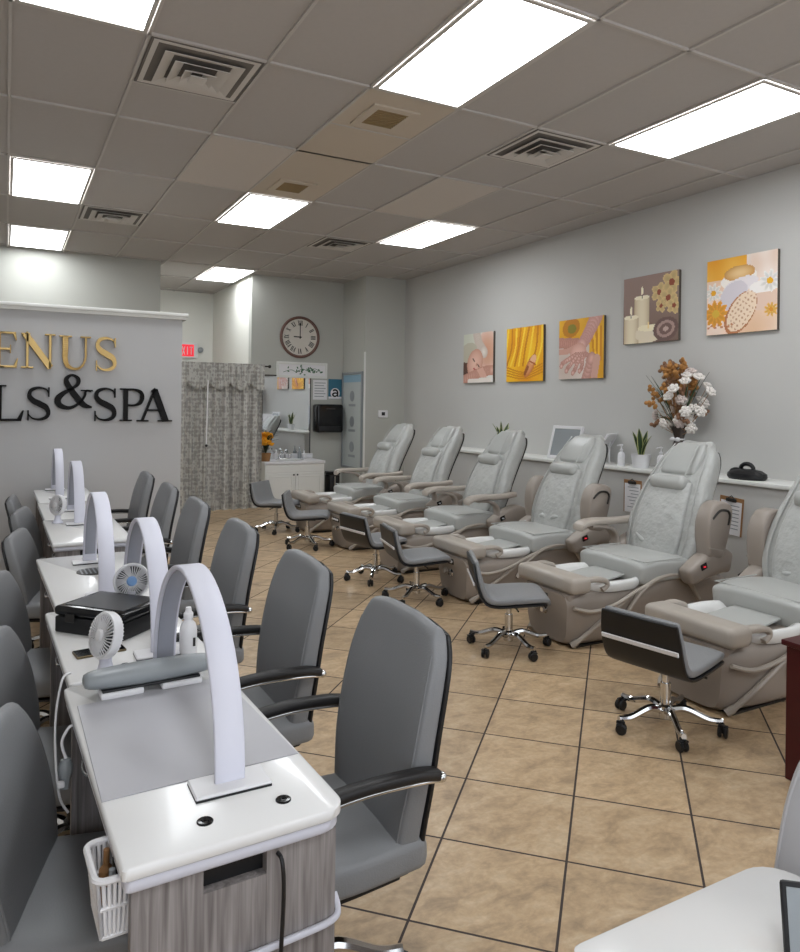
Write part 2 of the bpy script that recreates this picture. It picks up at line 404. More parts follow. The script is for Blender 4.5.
GL = {
 'E': [rect(.14, 0, .32, 1), rect(0, 0, .46, SF), rect(0, 1 - SF, .46, 1), rect(.3, 0, .92, .06), rect(.3, .94, .88, 1), rect(.3, .49, .68, .55), tri((.92, 0), (.97, .27), (.93, .27), (.80, .05)), tri((.88, 1), (.92, .76), (.88, .76), (.76, .95)), rect(.66, .40, .70, .64)],
 'N': [rect(.14, 0, .22, 1), seg(.10, .99, .86, .03, .19), rect(.80, 0, .88, 1), rect(0, 0, .36, SF), rect(0, 1 - SF, .26, 1), rect(.68, 1 - SF, 1, 1)],
 'U': [rect(.0, 1 - SF, .40, 1), rect(.66, 1 - SF, 1.0, 1)] + ribbon([(.19, 1, .18), (.19, .6, .18), (.19, .34, .17), (.27, .12, .13), (.50, .03, .07), (.70, .10, .07), (.82, .32, .07), (.83, .6, .07), (.83, 1, .07)]),
 'S': ribbon([(.86, .80, .03), (.78, .91, .05), (.50, .965, .07), (.20, .89, .12), (.13, .72, .17), (.28, .58, .18), (.52, .49, .19), (.78, .38, .18), (.86, .22, .16), (.76, .09, .11), (.50, .03, .07), (.24, .07, .05), (.08, .20, .03)]) + [rect(.85, .70, .90, .98), rect(.06, .0, .11, .30)],
 'L': [rect(.14, 0, .32, 1), rect(0, 0, .46, SF), rect(0, 1 - SF, .46, 1), rect(.3, 0, .92, .065), tri((.92, 0), (1, .30), (.95, .30), (.78, .05))],
 'P': [rect(.14, 0, .33, 1), rect(0, 0, .50, SF), rect(0, 1 - SF, .40, 1)] + ribbon([(.30, .965, .07), (.60, .965, .07), (.86, .88, .13), (.92, .73, .18), (.84, .57, .13), (.60, .485, .07), (.30, .485, .07)]),
 'A': [seg(.16, .03, .51, .98, .07), seg(.84, .02, .50, .98, .19), rect(.28, .32, .74, .38), rect(0, 0, .34, SF), rect(.62, 0, 1.04, SF), tri((.40, .93), (.60, .93), (.51, 1.04))],
 '&': ribbon([(.97, .52, .06), (.84, .52, .06), (.80, .36, .06), (.64, .15, .07), (.40, .03, .10), (.16, .10, .15), (.10, .27, .17), (.24, .44, .13), (.46, .58, .08), (.62, .72, .10), (.62, .88, .10), (.46, .965, .07), (.32, .86, .12), (.36, .68, .15), (.56, .38, .17), (.78, .12, .16), (1.0, .05, .05)]) + [rect(.70, .515, 1.02, .555)],
}
def letter(ch, x0, x1, z0, z1, m, lab, grp):
    mb = MB()
    for poly in GL[ch]:
        mb.prism([(x0 + a * (x1 - x0), z0 + b * (z1 - z0)) for a, b in poly], 7.785, 7.829)
    o = mb.build('sign_letter', m, None, 0)
    bv = o.modifiers.new('edge', 'BEVEL'); bv.width = .003; bv.segments = 1
    tag(o, lab, 'sign letter', grp)
for ch, x0, x1, z0, z1, w in LETTERS_GOLD: letter(ch, x0, x1, z0, z1, M_gold, 'gold letter %s mounted on the grey partition, %s' % (ch, w), 'gold letters of the upper sign line')
for ch, x0, x1, z0, z1, w in LETTERS_BLACK: letter(ch, x0, x1, z0, z1, M_letter, 'black %s mounted on the grey partition, %s' % ('ampersand' if ch == '&' else 'letter ' + ch, w), 'black letters of the lower sign line')
# ------------------------------------------------------------------ five-star caster base shared by every swivel chair
def star_base(t, r, a0, hub_z, lift_top, col_mat, legw=.022, cast=.026):
    g = MB(); g.lathe([(.0, hub_z - .05), (.032, hub_z - .05), (.036, hub_z + .01), (.026, hub_z + .02), (.026, (hub_z + lift_top) / 2 + .02), (.017, (hub_z + lift_top) / 2 + .02), (.017, lift_top), (.0, lift_top)], 16)
    g.build('gas_lift', col_mat, t)
    for k in range(5):
        a = a0 + 2 * pi * k / 5; R = Matrix.Rotation(a, 4, 'Z')
        l = MB(R); P = spline([(.02, 0, hub_z - .012), (r * .35, 0, hub_z + .006), (r * .75, 0, hub_z - .03), (r, 0, cast * 2 + .022)], 5)
        l.tube(P, [legw * (1 - .35 * i / (len(P) - 1)) for i in range(len(P))], 8)
        lo = l.build('leg', M_chrome, t)
        c = MB(R @ Matrix.Translation((r, 0, 0)) @ Matrix.Rotation(.5 + k, 4, 'Z'))
        RX = Matrix.Rotation(pi / 2, 4, 'X')
        for s in (-1, 1):
            c.lathe([(0, -.009), (cast - .006, -.009), (cast, -.004), (cast, .004), (cast - .006, .009), (0, .009)], 14, (0.012, s * .014, cast), RX)
        c.box(-.012, .03, -.006, .006, cast * .9, cast * 2 + .012, .004, 1); c.box(-.01, .02, -.024, .024, cast * 1.75, cast * 2.1, .004, 1)
        c.build('caster', M_black, t)

# ------------------------------------------------------------------ padded salon chair (local: faces +x)
BACKP0 = spline([(-.215, .40, .205, .085), (-.222, .50, .222, .085), (-.232, .60, .240, .08), (-.25, .72, .246, .075), (-.275, .84, .243, .072), (-.30, .93, .230, .066), (-.312, .970, .215, .060)], 5)
def padded_chair(name, label, group, arms=True, dz=0.0, M_grey=M_grey):
    low = not arms
    BACKP = [(x, z, w, th) for x, z, w, th in BACKP0]
    if low: BACKP = [(-.20 + (x + .215) * .9, .325 + (z - .40) * .72, w, th) for x, z, w, th in BACKP0]
    def crown(mb):
        zt = max(v[2] for v in mb.v)
        for i, v in enumerate(mb.v):
            f = max(0, (v[2] - zt + .10) / .10)
            mb.v[i] = (v[0], v[1] * (1 - .07 * f * f), v[2] + (.030 if not low else .03) * f * (1 - (v[1] / .235) ** 2))
    t = thing(name, label, 'chair', (0, 0, 0), 0, group)
    s = MB(Matrix.Translation((0, 0, -dz))); s.pad(spline([(-.25, .415, .222, .10), (-.05, .412, .238, .10), (.10, .42, .238, .10), (.20 - .06 * low, .412, .228, .085)], 5), 5.5, 36, .03, .012)
    s.build('seat', M_grey, t, 50)
    u = MB(Matrix.Translation((0, 0, -dz))); u.pad(spline([(-.20, .352, .19, .02), (0, .346, .20, .02), (.15 - .06 * low, .352, .19, .02)], 3), 6, 28, .006)
    u.build('seat_shell', M_black, t)
    b = MB(); b.pad([(x, z, w, th) for x, z, w, th in BACKP], 6.0, 44, .028, -.012)
    crown(b); bo = b.build('backrest', M_grey, t, 50)
    pts = [(BACKP[i][0], BACKP[i][1]) for i in range(len(BACKP))]
    # black rear shell following the whole back
    k = MB(); k.pad([(x - (th / 2 - .001), z + .004, w + .002, .018) for x, z, w, th in [(-.14, .352 - dz, .19, .05), (-.195, .365 - dz, .20, .05)] + list(BACKP)], 7, 36, .006)
    crown(k); k.build('back_shell', M_black, t, 50)
    # seam piping around the front face
    for sy in (-1, 1):
        p = MB(); p.tube([(x + th * .40, sy * (w - .012), z) for x, z, w, th in BACKP[:-4]], .0035, 6); p.build('piping', M_grey, bo)
    if arms:
        for sy in (-1, 1):
            a = MB(); P = spline([(-.272, sy * .262, .648), (-.20, sy * .272, .664), (-.05, sy * .275, .668), (.08, sy * .272, .652), (.15, sy * .268, .622)], 5)
            a.band(P, (0, 1, 0), [.042] * len(P), .026)
            ao = a.build('armrest', M_blackleather, t, 60)
            f = MB(); f.band(spline([(-.285, sy * .262, .632), (-.20, sy * .272, .645), (-.05, sy * .275, .649), (.09, sy * .272, .632), (.155, sy * .268, .600), (.165, sy * .262, .56), (.14, sy * .25, .46), (.10, sy * .22, .352)], 6), (0, 1, 0), .024, .010)
            f.ball((-.282, sy * .268, .640), .014); f.build('arm_frame', M_chrome, ao, 60)
    star_base(t, .285 - .045 * low, .3, .105, .345 - dz, M_darkmetal, .021, .027)
    return t
c0 = padded_chair('salon_chair', 'grey padded armchair nearest the camera, right of the front white desk', 'grey armchairs along the right of the desks')
for i, (x, y, rz, lab) in enumerate([
    (.74, 1.90, pi, None),
    (.74, 2.72, pi, 'grey padded armchair second from the camera, behind the nearest one'),
    (.74, 3.62, pi, 'grey padded armchair third from the camera, right of the table fan'),
    (.74, 4.57, pi, 'grey padded armchair fourth from the camera, beside the far desks'),
    (.74, 5.47, pi, 'grey padded armchair fifth from the camera, second from the sign partition'),
    (.74, 6.42, pi, 'grey padded armchair farthest from the camera, close to the sign partition')]):
    if i == 0: c0.location = (x, y, 0); c0.rotation_euler = (0, 0, rz)
    else: dup(c0, (x, y, 0), rz, lab)
t0 = padded_chair('technician_chair', 'grey armless padded chair nearest the camera, left of the front desk', 'grey armless chairs along the left of the desks', False, .09)
for i, (x, y, rz, lab) in enumerate([
    (.245, 2.05, -.30, None),
    (.235, 2.85, -.28, 'grey armless padded chair second from the camera on the left, level with the black case'),
    (.235, 3.85, -.28, 'grey armless padded chair third from the camera on the left side'),
    (.35, 5.15, -.25, 'grey armless padded chair fourth from the camera on the left side'),
    (.39, 6.20, -.25, 'grey armless padded chair fifth from the camera at the far left desk'),
    (.345, 7.08, -.1, 'grey armless padded chair farthest away on the left, at the partition')]):
    if i == 0: t0.location = (x, y, 0); t0.rotation_euler = (0, 0, rz)
    else: dup(t0, (x, y, 0), rz, lab)
# chair at the bottom right, other desk row; window light put into its paler leather colour
c9 = padded_chair('salon_chair', 'grey chair back coloured pale as if window-lit, at the right edge, beside the near white table', 'grey armchairs along the right of the desks', True, .03, mat('window_lit_grey_leather', rgb(196, 195, 198), .4, noise=.03, nscale=5))
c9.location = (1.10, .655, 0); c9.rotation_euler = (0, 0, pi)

# ------------------------------------------------------------------ low pedicure stool (local: faces +x)
def stool(label):
    t = thing('pedicure_stool', label, 'stool', (0, 0, 0), 0, 'low grey stools in front of the pedicure chairs')
    prof = spline([(.235, .345, .17, .03), (.20, .372, .20, .045), (.05, .368, .215, .05), (-.10, .358, .215, .05), (-.165, .378, .215, .05), (-.20, .44, .215, .045), (-.222, .52, .212, .04), (-.240, .605, .20, .032)], 5)
    q = MB(); q.pad(prof, 5.5, 32, .012); q.build('seat', M_grey, t, 50)
    # black shell: under the seat and behind the back
    P = [Vector((a[0], 0, a[1])) for a in prof]; off = []
    for i, a in enumerate(prof):
        tg = (P[min(i + 1, len(P) - 1)] - P[max(i - 1, 0)]).normalized(); nn = Vector((-tg.z, 0, tg.x))
        # material side away from the sitter
        s = 1 if nn.z < 0 or (abs(nn.z) < .5 and nn.x < 0) else -1
        c = P[i] + nn * s * (a[3] / 2 + .006); off.append((c.x, c.z, a[2] + .004, .018))
    k = MB(); k.pad(off, 6.5, 28, .006); sh = k.build('shell', M_black, t, 50)
    st = MB(); st.band([(-.257, y, .475) for y in (-.205, -.1, 0, .1, .205)], (-.2, 0, 1), .022, .010); st.build('back_strip', M_plw, sh)
    m = MB(); m.box(-.10, .10, -.09, .09, .305, .325, .006); m.tube([(.02, -.08, .312), (.03, -.2, .302)], .006, 6); m.build('mechanism', M_darkmetal, t)
    star_base(t, .268, .2, .105, .315, M_chrome, .021, .027)
    return t
s0 = stool('low grey stool nearest the camera, black back with white stripe')
for i, (x, y, rz, lab) in enumerate([
    (2.955, 2.60, radians(12), None),
    (2.97, 3.93, radians(-28), 'low grey stool second nearest, facing the most visible pedicure chair'),
    (3.015, 5.25, radians(-12), 'low grey stool third from the camera, left of its tub console'),
    (3.015, 6.02, radians(8), 'low grey stool fourth from the camera, black back toward the camera'),
    (3.01, 7.72, radians(-28), 'low grey stool fifth from the camera, before the second farthest pedicure chair'),
    (3.01, 8.80, radians(-50), 'low grey stool farthest from the camera, in front of the white vanity')]):
    if i == 0: s0.location = (x, y, 0); s0.rotation_euler = (0, 0, rz)
    else: dup(s0, (x, y, 0), rz, lab)

# ------------------------------------------------------------------ pedicure spa chair (local: front at x=0, sitter faces -x)
def pedi(loc, label, larm, rarm):
    t = thing('pedicure_chair', label, 'pedicure chair', loc, 0, 'pale grey pedicure spa chairs along the right wall')
    # lower body, lofted along x: (x, z_low, z_high, halfwidth)
    st = spline([(.03, .02, .36, .235), (.10, .0, .37, .27), (.30, .0, .385, .305), (.55, .0, .39, .315), (.72, .0, .40, .31), (.95, .0, .47, .295), (1.15, .0, .46, .285), (1.40, .0, .40, .275), (1.58, .02, .34, .26)], 5)
    rings = []
    for x, z0, z1, w in st:
        n = 32; ring = []
        for k in range(n):
            a = 2 * pi * (k + .5) / n; ca, sa = cos(a), sin(a); pw = 5
            zz = (z0 + z1) / 2 + (z1 - z0) / 2 * math.copysign(abs(sa) ** (2 / pw), sa); f = (zz - z0) / max(z1 - z0, .01)
            yy = (w - .05 * (1 - f)) * math.copysign(abs(ca) ** (2 / pw), ca)
            ring.append((x - .03 * f * (x < .2), yy, zz))
        rings.append(ring)
    body = MB().loft(rings).build('base', M_beige, t, 45)
    for s in (-1, 1):
        # sweeping ridge and arch on the flank, diagonal fin at the front foot
        f = MB(); f.tube(spline([(.03, s * .262, .285), (.16, s * .296, .255), (.34, s * .318, .285), (.52, s * .322, .35), (.66, s * .32, .395)], 6), .013, 8); f.build('ridge', M_beige2, body)
        f = MB(); f.tube(spline([(.44, s * .318, .20), (.56, s * .322, .33), (.72, s * .322, .415), (.92, s * .312, .43), (1.08, s * .302, .36), (1.2, s * .292, .22)], 6), .016, 8); f.build('arch', M_beige2, body)
        f = MB(); f.tube(spline([(.055, s * .215, .02), (.11, s * .250, .07), (.25, s * .287, .175), (.46, s * .308, .31)], 5), [.022] * 4 + [.016] * 12, 8); f.build('fin', M_beige2, body)
    MB().box(.10, 1.5, -.22, .22, -.0, .012).build('plinth', M_darkmetal, body)
    # console with hand rails at the foot end
    c = MB(); c.box(-.015, .16, -.30, .30, .375, .485, .035, 4); co = c.build('console', M_beige2, t, 50)
    c = MB(); c.box(.01, .12, -.235, .235, .26, .38, .03, 3); c.build('console_neck', M_beige, co, 50)
    for s in (-1, 1):
        h = MB(); h.band(spline([(.10, s * .26, .455), (.20, s * .275, .462), (.28, s * .275, .448), (.30, s * .272, .415), (.26, s * .268, .385)], 5), (0, 1, 0), .055, .032); h.build('hand_rail', M_beige2, co, 60)
    p = MB(); p.box(.0, .012, -.03, .15, .285, .335, .004, 1); pc = p.build('control_panel', M_darkmetal, t)
    for k in range(4):
        MB().ball((-.004, .13 - k * .045, .31), .012, .016, .012, 8, 6).build('button', M_plw, pc)
    for k in range(2):
        q = MB(Matrix.Translation((.012, .10 - k * .09, .215)) @ Matrix.Rotation(-pi / 2, 4, 'Y')); q.lathe([(.0, -.01), (.028, -.01), (.03, .005), (.018, .012), (.016, .03), (0, .03)], 14); q.build('water_knob', M_chrome if k else M_beige2, pc)
    # white foot tub: rim, sunken basin
    prof = []; rings = []
    def oval(cx, rx, ry, z, n=36):
        return [(cx + rx * math.copysign(abs(cos(a)) ** .72, cos(a)), ry * math.copysign(abs(sin(a)) ** .72, sin(a)), z) for a in (2 * pi * k / n for k in range(n))]
    for rx, ry, z in ((.255, .295, .365), (.278, .306, .385), (.282, .31, .415), (.272, .30, .432), (.255, .282, .436), (.235, .262, .425), (.215, .245, .40), (.19, .225, .36), (.0, .0, .355)): rings.append(oval(.44, max(rx, .002), max(ry, .002), z))
    tub = MB().loft(rings, True, False, True).build('foot_tub', M_tub, t, 60)
    f = MB(); f.pad(spline([(.27, .388, .15, .018), (.42, .408, .16, .018), (.60, .428, .15, .018)], 4), 6, 24, .006); f.build('footrest', M_pedi2, tub)
    # seat
    s = MB(); s.pad(spline([(.625, .452, .318, .155), (.75, .465, .325, .165), (.95, .462, .322, .16), (1.16, .45, .30, .15)], 5), 7, 44, .032, .012)
    so = s.build('seat', M_pedi2, t, 50)
    q = MB(); q.tube([(.63, y * .1, .537 + .003) for y in range(-3, 4)], .004, 6)
    for sy in (-1, 1): q.tube([(.62 + k * .1, sy * .306, .535 + .006) for k in range(5)], .004, 6)
    q.build('seam', M_pedi2, so)
    MB().box(.70, 1.25, -.24, .24, .33, .392, .02).build('seat_mount', M_black, t)
    # backrest: thick shell with side wings, inner cushion, pillow
    bp = [(1.10, .50, .30, .14), (1.14, .62, .335, .17), (1.19, .76, .335, .19), (1.255, .90, .315, .20), (1.325, 1.02, .29, .205), (1.395, 1.13, .268, .20), (1.455, 1.215, .240, .185), (1.50, 1.275, .20, .16), (1.53, 1.312, .15, .125)]
    BP = spline(bp, 5)
    b = MB(); b.pad(BP, 3.4, 44, .05, -.03); bo = b.build('backrest', M_pedi, t, 60)
    k = MB(); k.pad([(x + th * .5 - .02, z - .02, w * .86, .05) for x, z, w, th in BP[2:-4]], 5, 28, .015); k.build('back_cover', M_darkmetal, t, 60)
    ic = MB(); ic.pad([(x - th * .42, z + .015, w * .66, .07) for x, z, w, th in spline([b_ for b_ in bp[:5]], 5)], 4, 36, .02, .012); ico = ic.build('back_cushion', M_pedi, bo, 60)
    # puckered folds and massage rollers on the cushion
    random.seed(int(loc[1] * 100))
    fo = MB()
    for i in range(5):
        z = .60 + i * .085; x = 1.085 + (z - .5) * .42
        for sy in (-1, 1):
            y0 = random.uniform(.02, .05); P = spline([(x - .098, sy * y0, z), (x - .10, sy * (y0 + .05), z + random.uniform(-.03, .03)), (x - .085, sy * (y0 + .12), z + random.uniform(-.05, .05))], 4)
            fo.tube(P, [.006 + .016 * sin(pi * i_ / (len(P) - 1)) for i_ in range(len(P))], 8)
    fo.build('fold', M_pedi, ico, 60)
    h = MB(); h.pad(spline([(1.318, 1.125, .165, .08), (1.36, 1.19, .175, .10), (1.41, 1.255, .168, .10), (1.455, 1.31, .14, .08)], 4), 3.4, 32, .035, -.012); h.build('head_cushion', M_pedi2, bo, 60)
    pl = MB(Matrix.Translation((1.208, 0, 1.045)) @ Matrix.Rotation(-pi / 2, 4, 'X')); pl.lathe([(.0, -.165), (.03, -.163), (.05, -.15), (.059, -.12), (.062, 0), (.059, .12), (.05, .15), (.03, .163), (0, .165)], 20); po = pl.build('neck_pillow', M_pedi2, t, 60)
    sp = MB()
    for sy in (-1, 1): sp.band(spline([(1.225, sy * .13, 1.105), (1.255, sy * .13, 1.15), (1.31, sy * .125, 1.24), (1.395, sy * .11, 1.335)], 4), (0, 1, 0), .012, .004)
    sp.build('strap', M_pedi2, po)
    pp = MB()
    for sy in (-1, 1): pp.tube([(x - th * .40, sy * (w * .80), z + .02) for x, z, w, th in BP], .005, 6)
    pp.build('piping', M_pedi2, bo)
    # arm pods, armrests
    for s, mode in ((1, larm), (-1, rarm)):
        pd = MB(); pd.pad(spline([(.98, .43, .06, .13), (1.12, .485, .07, .17), (1.26, .52, .07, .19), (1.36, .50, .06, .16)], 5), 4, 24, .03)
        for i, v in enumerate(pd.v): pd.v[i] = (v[0], v[1] + s * .375, v[2])
        po_ = pd.build('arm_pod', M_beige, t, 60)
        d = MB(); d.box(-.03, .03, -.004, .004, -.022, .022, .003, 1, Matrix.Translation((1.06, s * .447, .50)) @ Matrix.Rotation(radians(-18), 4, 'Y')); dd = d.build('display', M_blackgloss, po_)
        MB().box(1.05, 1.075, s * .448 - .004, s * .448 + .004, .494, .504).build('readout', M_redem if (mode == 'up' and s < 0) else M_plw, dd)
        if mode == 'down':
            a = MB(); P = spline([(.66, s * .40, .672), (.71, s * .40, .70), (.82, s * .395, .712), (.98, s * .39, .708), (1.15, s * .375, .71), (1.26, s * .36, .72)], 5)
            rings = []
            for x, y, z in P:
                w = .062 if x < 1.0 else .05; th = .026
                rings.append([(x, y + w * math.copysign(abs(cos(q)) ** .5, cos(q)), z + th * math.copysign(abs(sin(q)) ** .6, sin(q))) for q in (2 * pi * (k + .5) / 18 for k in range(18))])
            a.loft(rings); ar = a.build('armrest', M_beige2, t, 60)
            sup = MB(); sup.band(spline([(.76, s * .385, .682), (.88, s * .385, .672), (.98, s * .385, .645), (1.03, s * .385, .58), (1.03, s * .38, .50)], 6), (0, 1, 0), [.09] * 25, .028); sup.build('arm_support', M_beige, ar, 60)
        else:
            M = Matrix.Translation((1.17, s * .385, .55)) @ Matrix.Rotation(radians(12), 4, 'Y')
            a = MB(M); pr = [(-.05, .0), (-.10, .14), (-.115, .26), (-.09, .35), (-.03, .40), (.06, .41), (.115, .38), (.125, .28), (.11, .10), (.08, .0)]
            P = spline(pr + [pr[0]], 4)[:-1]
            rr = []
            for y, k in ((-.065, .90), (-.055, .97), (-.04, 1.), (.04, 1.), (.055, .97), (.065, .90)):
                rr.append([(.0 + (x_) * k, y, .2 + (z_ - .2) * k) for x_, z_ in P])
            a.loft(rr); ar = a.build('armrest', M_beige, t, 50)
            l = MB(M); l.tube(spline([(-.085, s * .064, .27), (-.03, s * .068, .335), (.05, s * .068, .35), (.085, s * .066, .32), (.085, s * .064, .25)], 5), .009, 8); l.build('arm_recess_rim', M_darkmetal, ar)
            l = MB(M); l.box(-.07, .07, s * .06 - .008, s * .06 + .008, .06, .068); l.build('tray_slot', M_beige2, ar)
    return t
FX = 3.29
pedi((FX, 2.76, 0), 'pale grey pedicure chair nearest the camera, cut by the right edge', 'up', 'down')
pedi((FX, 3.95, 0), 'pale grey pedicure chair second from the right, in front of the flower vase', 'down', 'up')
pedi((FX, 5.15, 0), 'pale grey pedicure chair third from the right, below the canvas of hands', 'up', 'up')
pedi((FX, 6.32, 0), 'pale grey pedicure chair fourth from the right, below the yellow canvas', 'down', 'down')
pedi((FX, 7.52, 0), 'pale grey pedicure chair second from the back wall', 'down', 'down')
pedi((FX, 8.72, 0), 'pale grey pedicure chair farthest from the camera, nearest the paper towel dispenser', 'down', 'down')
# ------------------------------------------------------------------ manicure desks
def rrect(x0, x1, y0, y1, radii, n=6):
    """rounded rectangle, radii for corners (x0y0, x1y0, x1y1, x0y1)"""
    out = []
    for (cx, cy, sx, sy, a0), r in zip(((x0, y0, 1, 1, pi), (x1, y0, -1, 1, 1.5 * pi), (x1, y1, -1, -1, 0), (x0, y1, 1, -1, .5 * pi)), radii):
        ox, oy = cx + sx * r, cy + sy * r
        for k in range(n + 1):
            a = a0 + pi / 2 * k / n; out.append((ox + r * cos(a), oy + r * sin(a)))
    return out
def slab(mb, poly, z0, z1, e=.004):
    cx = sum(p[0] for p in poly) / len(poly); cy = sum(p[1] for p in poly) / len(poly)
    def sh(k, z): return [(x - k * (1 if x > cx else -1), y - k * (1 if y > cy else -1), z) for x, y in poly]
    return mb.loft([sh(e, z0), sh(0, z0 + e), sh(0, z1 - e), sh(e, z1)])
def desk(loc, rz, L, label, W=.46, radii=(.012, .05, .03, .012), detail=True, vent=False):
    t = thing('manicure_desk', label, 'desk', loc, rz, 'white topped manicure desks')
    h, w = L / 2, W / 2
    slab(MB(), rrect(-w, w, -h, h, radii), .732, .76).build
    m = MB(); slab(m, rrect(-w, w, -h, h, radii), .734, .76); m.build('desk_top', M_top, t, 50)
    m = MB(); slab(m, rrect(-w + .006, w - .006, -h + .006, h - .006, radii), .708, .7345); m.build('top_edging', M_trimw, t, 50)
    # cabinet and end panels in grey woodgrain
    b = MB(); b.box(-w + .078, .10 if (detail or vent) else -.10, -h + .05, h - .046, .57, .705)
    if detail or vent: b.box(.082, .094, -h + .05, h - .046, .14, .57)
    bo = b.build('cabinet', M_wood, t, 0)
    e = MB()
    e.box(-w + .02, -w + .155, -h + .02, -h + .045, 0, .708); e.box(w - .175, w - .02, -h + .02, -h + .045, 0, .708); e.box(-w + .155, w - .175, -h + .021, -h + .045, 0, .655)
    eo = e.build('end_panel', M_wood, t, 0)
    MB().box(-w + .15, w - .17, -h + .046, -h + .049, .64, .708).build('cable_slot', M_black, t, 0)
    e = MB(); e.box(-w + .02, (.05 if vent else w - .02), h - .045, h - .02, 0, .708); e.build('end_panel', M_wood, t, 0)
    f = MB(); f.band(spline([(-w + .02, -h + .012, .50), (-w + .2, -h + .012, .505), (w - .10, -h + .012, .51), (w - .035, -h + .012, .515), (w - .012, -h + .02, .525), (w - .006, -h + .05, .54)], 6), (0, .2, 1), .012, .012); f.build('trim_band', M_trimw, eo, 60)
    # drawer stack on the technician's side
    n = 2
    for k in range(n):
        y0 = -h + .08 + k * (L - .14) / 2; y1 = y0 + (L - .14) / 2 - .01; zt = .70
        d = MB(); d.box(-w + .055, -w + .078, y0, y1, zt - .125, zt, .004, 1); do = d.build('drawer', M_wood, t, 0)
        yc = (y0 + y1) / 2; hd = MB(); hd.tube(spline([(-w + .056, yc - .06, zt - .06), (-w + .03, yc - .05, zt - .065), (-w + .022, yc, zt - .07), (-w + .03, yc + .05, zt - .065), (-w + .056, yc + .06, zt - .06)], 5), .005, 8); hd.build('handle', M_chrome, do, 60)
    if detail:
        for gx_ in (-.055, .115):
            q = MB(); q.lathe([(.006, .7602), (.008, .763), (.015, .7635), (.017, .762), (.017, .7595), (0, .7595)], 20, (gx_, -h + .085, 0)); q.build('grommet', M_blackgloss, t)
    if vent:
        q = MB(); q.lathe([(0, .7645), (.075, .7645), (.082, .763), (.082, .7595), (0, .7595)], 28, (0, .1, 0)); vo = q.build('dust_vent', M_darkmetal, t)
        q = MB()
        for k in range(-3, 4): q.box(k * .02 - .004, k * .02 + .004, .1 - .06, .1 + .06, .7645, .766)
        q.build('vent_slat', M_rest, vo, 0)
    return t
A = .035
desk((.410, 1.905, 0), A, .98, 'white topped manicure desk nearest the camera, with a grey mat on it')
desk((.395, 2.845, 0), A, .85, 'white topped manicure desk carrying the black case')
desk((.405, 3.845, 0), A, 1.10, 'white topped manicure desk third from the camera, with a round vent in its top', vent=True, detail=False)
for y, l in ((5.285, 'white topped far desk whose end panel faces the gap between the desk groups'), (6.26, 'white topped far desk in the middle of the far group of three'), (7.235, 'white topped farthest desk, against the sign partition')):
    desk((.48, y, 0), .012, .96, l, detail=False)
desk((1.05, .43, 0), 0, .92, 'white table top at the bottom right corner of the photo', W=.50, radii=(.012, .05, .07, .02), detail=False)

# ---- cable in the front desk slot
c = MB(); c.tube(spline([(.50, 1.425, .70), (.503, 1.405, .69), (.505, 1.40, .62), (.498, 1.40, .45), (.492, 1.40, .25), (.488, 1.40, .02)], 6), .0045, 8); tag(c.build('power_cable', M_black), 'black power cable hanging from the slot of the nearest desk', 'cable')
# ---- grey mat
m = MB(); slab(m, [(.187, 2.222), (.190, 1.668), (.640, 1.685), (.603, 2.262)], .7605, .7635, .001); tag(m.build('desk_mat', M_mat, None, 0), 'grey work mat lying on the nearest white desk', 'mat')
# ---- hand rest
t = thing('hand_rest', 'grey cushioned hand rest on white feet behind the mat, nearest desk', 'hand rest', (.392, 2.272, .7625), .04)
r = []
for i in range(17):
    a = -pi / 2 + pi * i / 16; k = max(cos(a), .02) ** .33
    r.append([(.188 * sin(a), .048 * k * cos(q), .050 + .031 * k * sin(q)) for q in (2 * pi * j / 20 for j in range(20))])
MB().loft(r).build('cushion', M_rest, t, 60)
MB().box(-.14, .14, -.036, .036, .018, .026, .003).build('tray', M_black, t)
for s in (-1, 1): MB().box(s * .085 - .06, s * .085 + .06, -.042, .042, .0, .019, .006).build('foot', M_plw, t)

# ---- arch LED lamps
def lamp(x, y0, y1, label, z=.7605, first=[None]):
    L = (y1 - y0); loc = (x, (y0 + y1) / 2, z)
    t = thing('arch_lamp', label, 'desk lamp', loc, .0, 'white arch lamps on the manicure desks')
    H = .395; P = []
    for i in range(33):
        a = pi * i / 32; P.append((0, -L / 2 * math.copysign(abs(cos(a)) ** 1.08, cos(a)), .012 + H * max(sin(a), 0) ** .92))
    MB().band(P, (1, 0, 0), .068, .013).build('arch', M_lamp, t, 50)
    Q = [(0, y * (1 - .0145 / (L / 2)), zz - .0085) if i not in (0, 32) else (0, y * (1 - .0145 / (L / 2)), .014) for i, (_, y, zz) in enumerate(P)]
    MB().band(Q[1:-1], (1, 0, 0), .05, .006).build('light_strip', M_lampin, t, 50)
    for s in (-1, 1):
        b = MB(); b.box(-.085, .085, s * L / 2 - .045, s * L / 2 + .045, .004, .012, .003, 1); bo = b.build('base_plate', M_plw, t)
        MB().box(-.084, .084, s * L / 2 - .044, s * L / 2 + .044, 0, .0045).build('rubber_pad', M_black, bo, 0)
    return t
lamp(.452, 1.615, 2.385, 'white arch lamp nearest the camera, standing over the grey mat')
lamp(.475, 2.56, 3.24, 'white arch lamp second from the camera, rising beside the black case')
lamp(.402, 3.43, 4.17, 'white arch lamp third from the camera, over the round vent')
lamp(.46, 5.48, 6.16, 'white arch lamp fourth from the camera, nearer of the two on the far desks')
lamp(.425, 6.98, 7.66, 'white arch lamp farthest from the camera, closest to the sign partition')

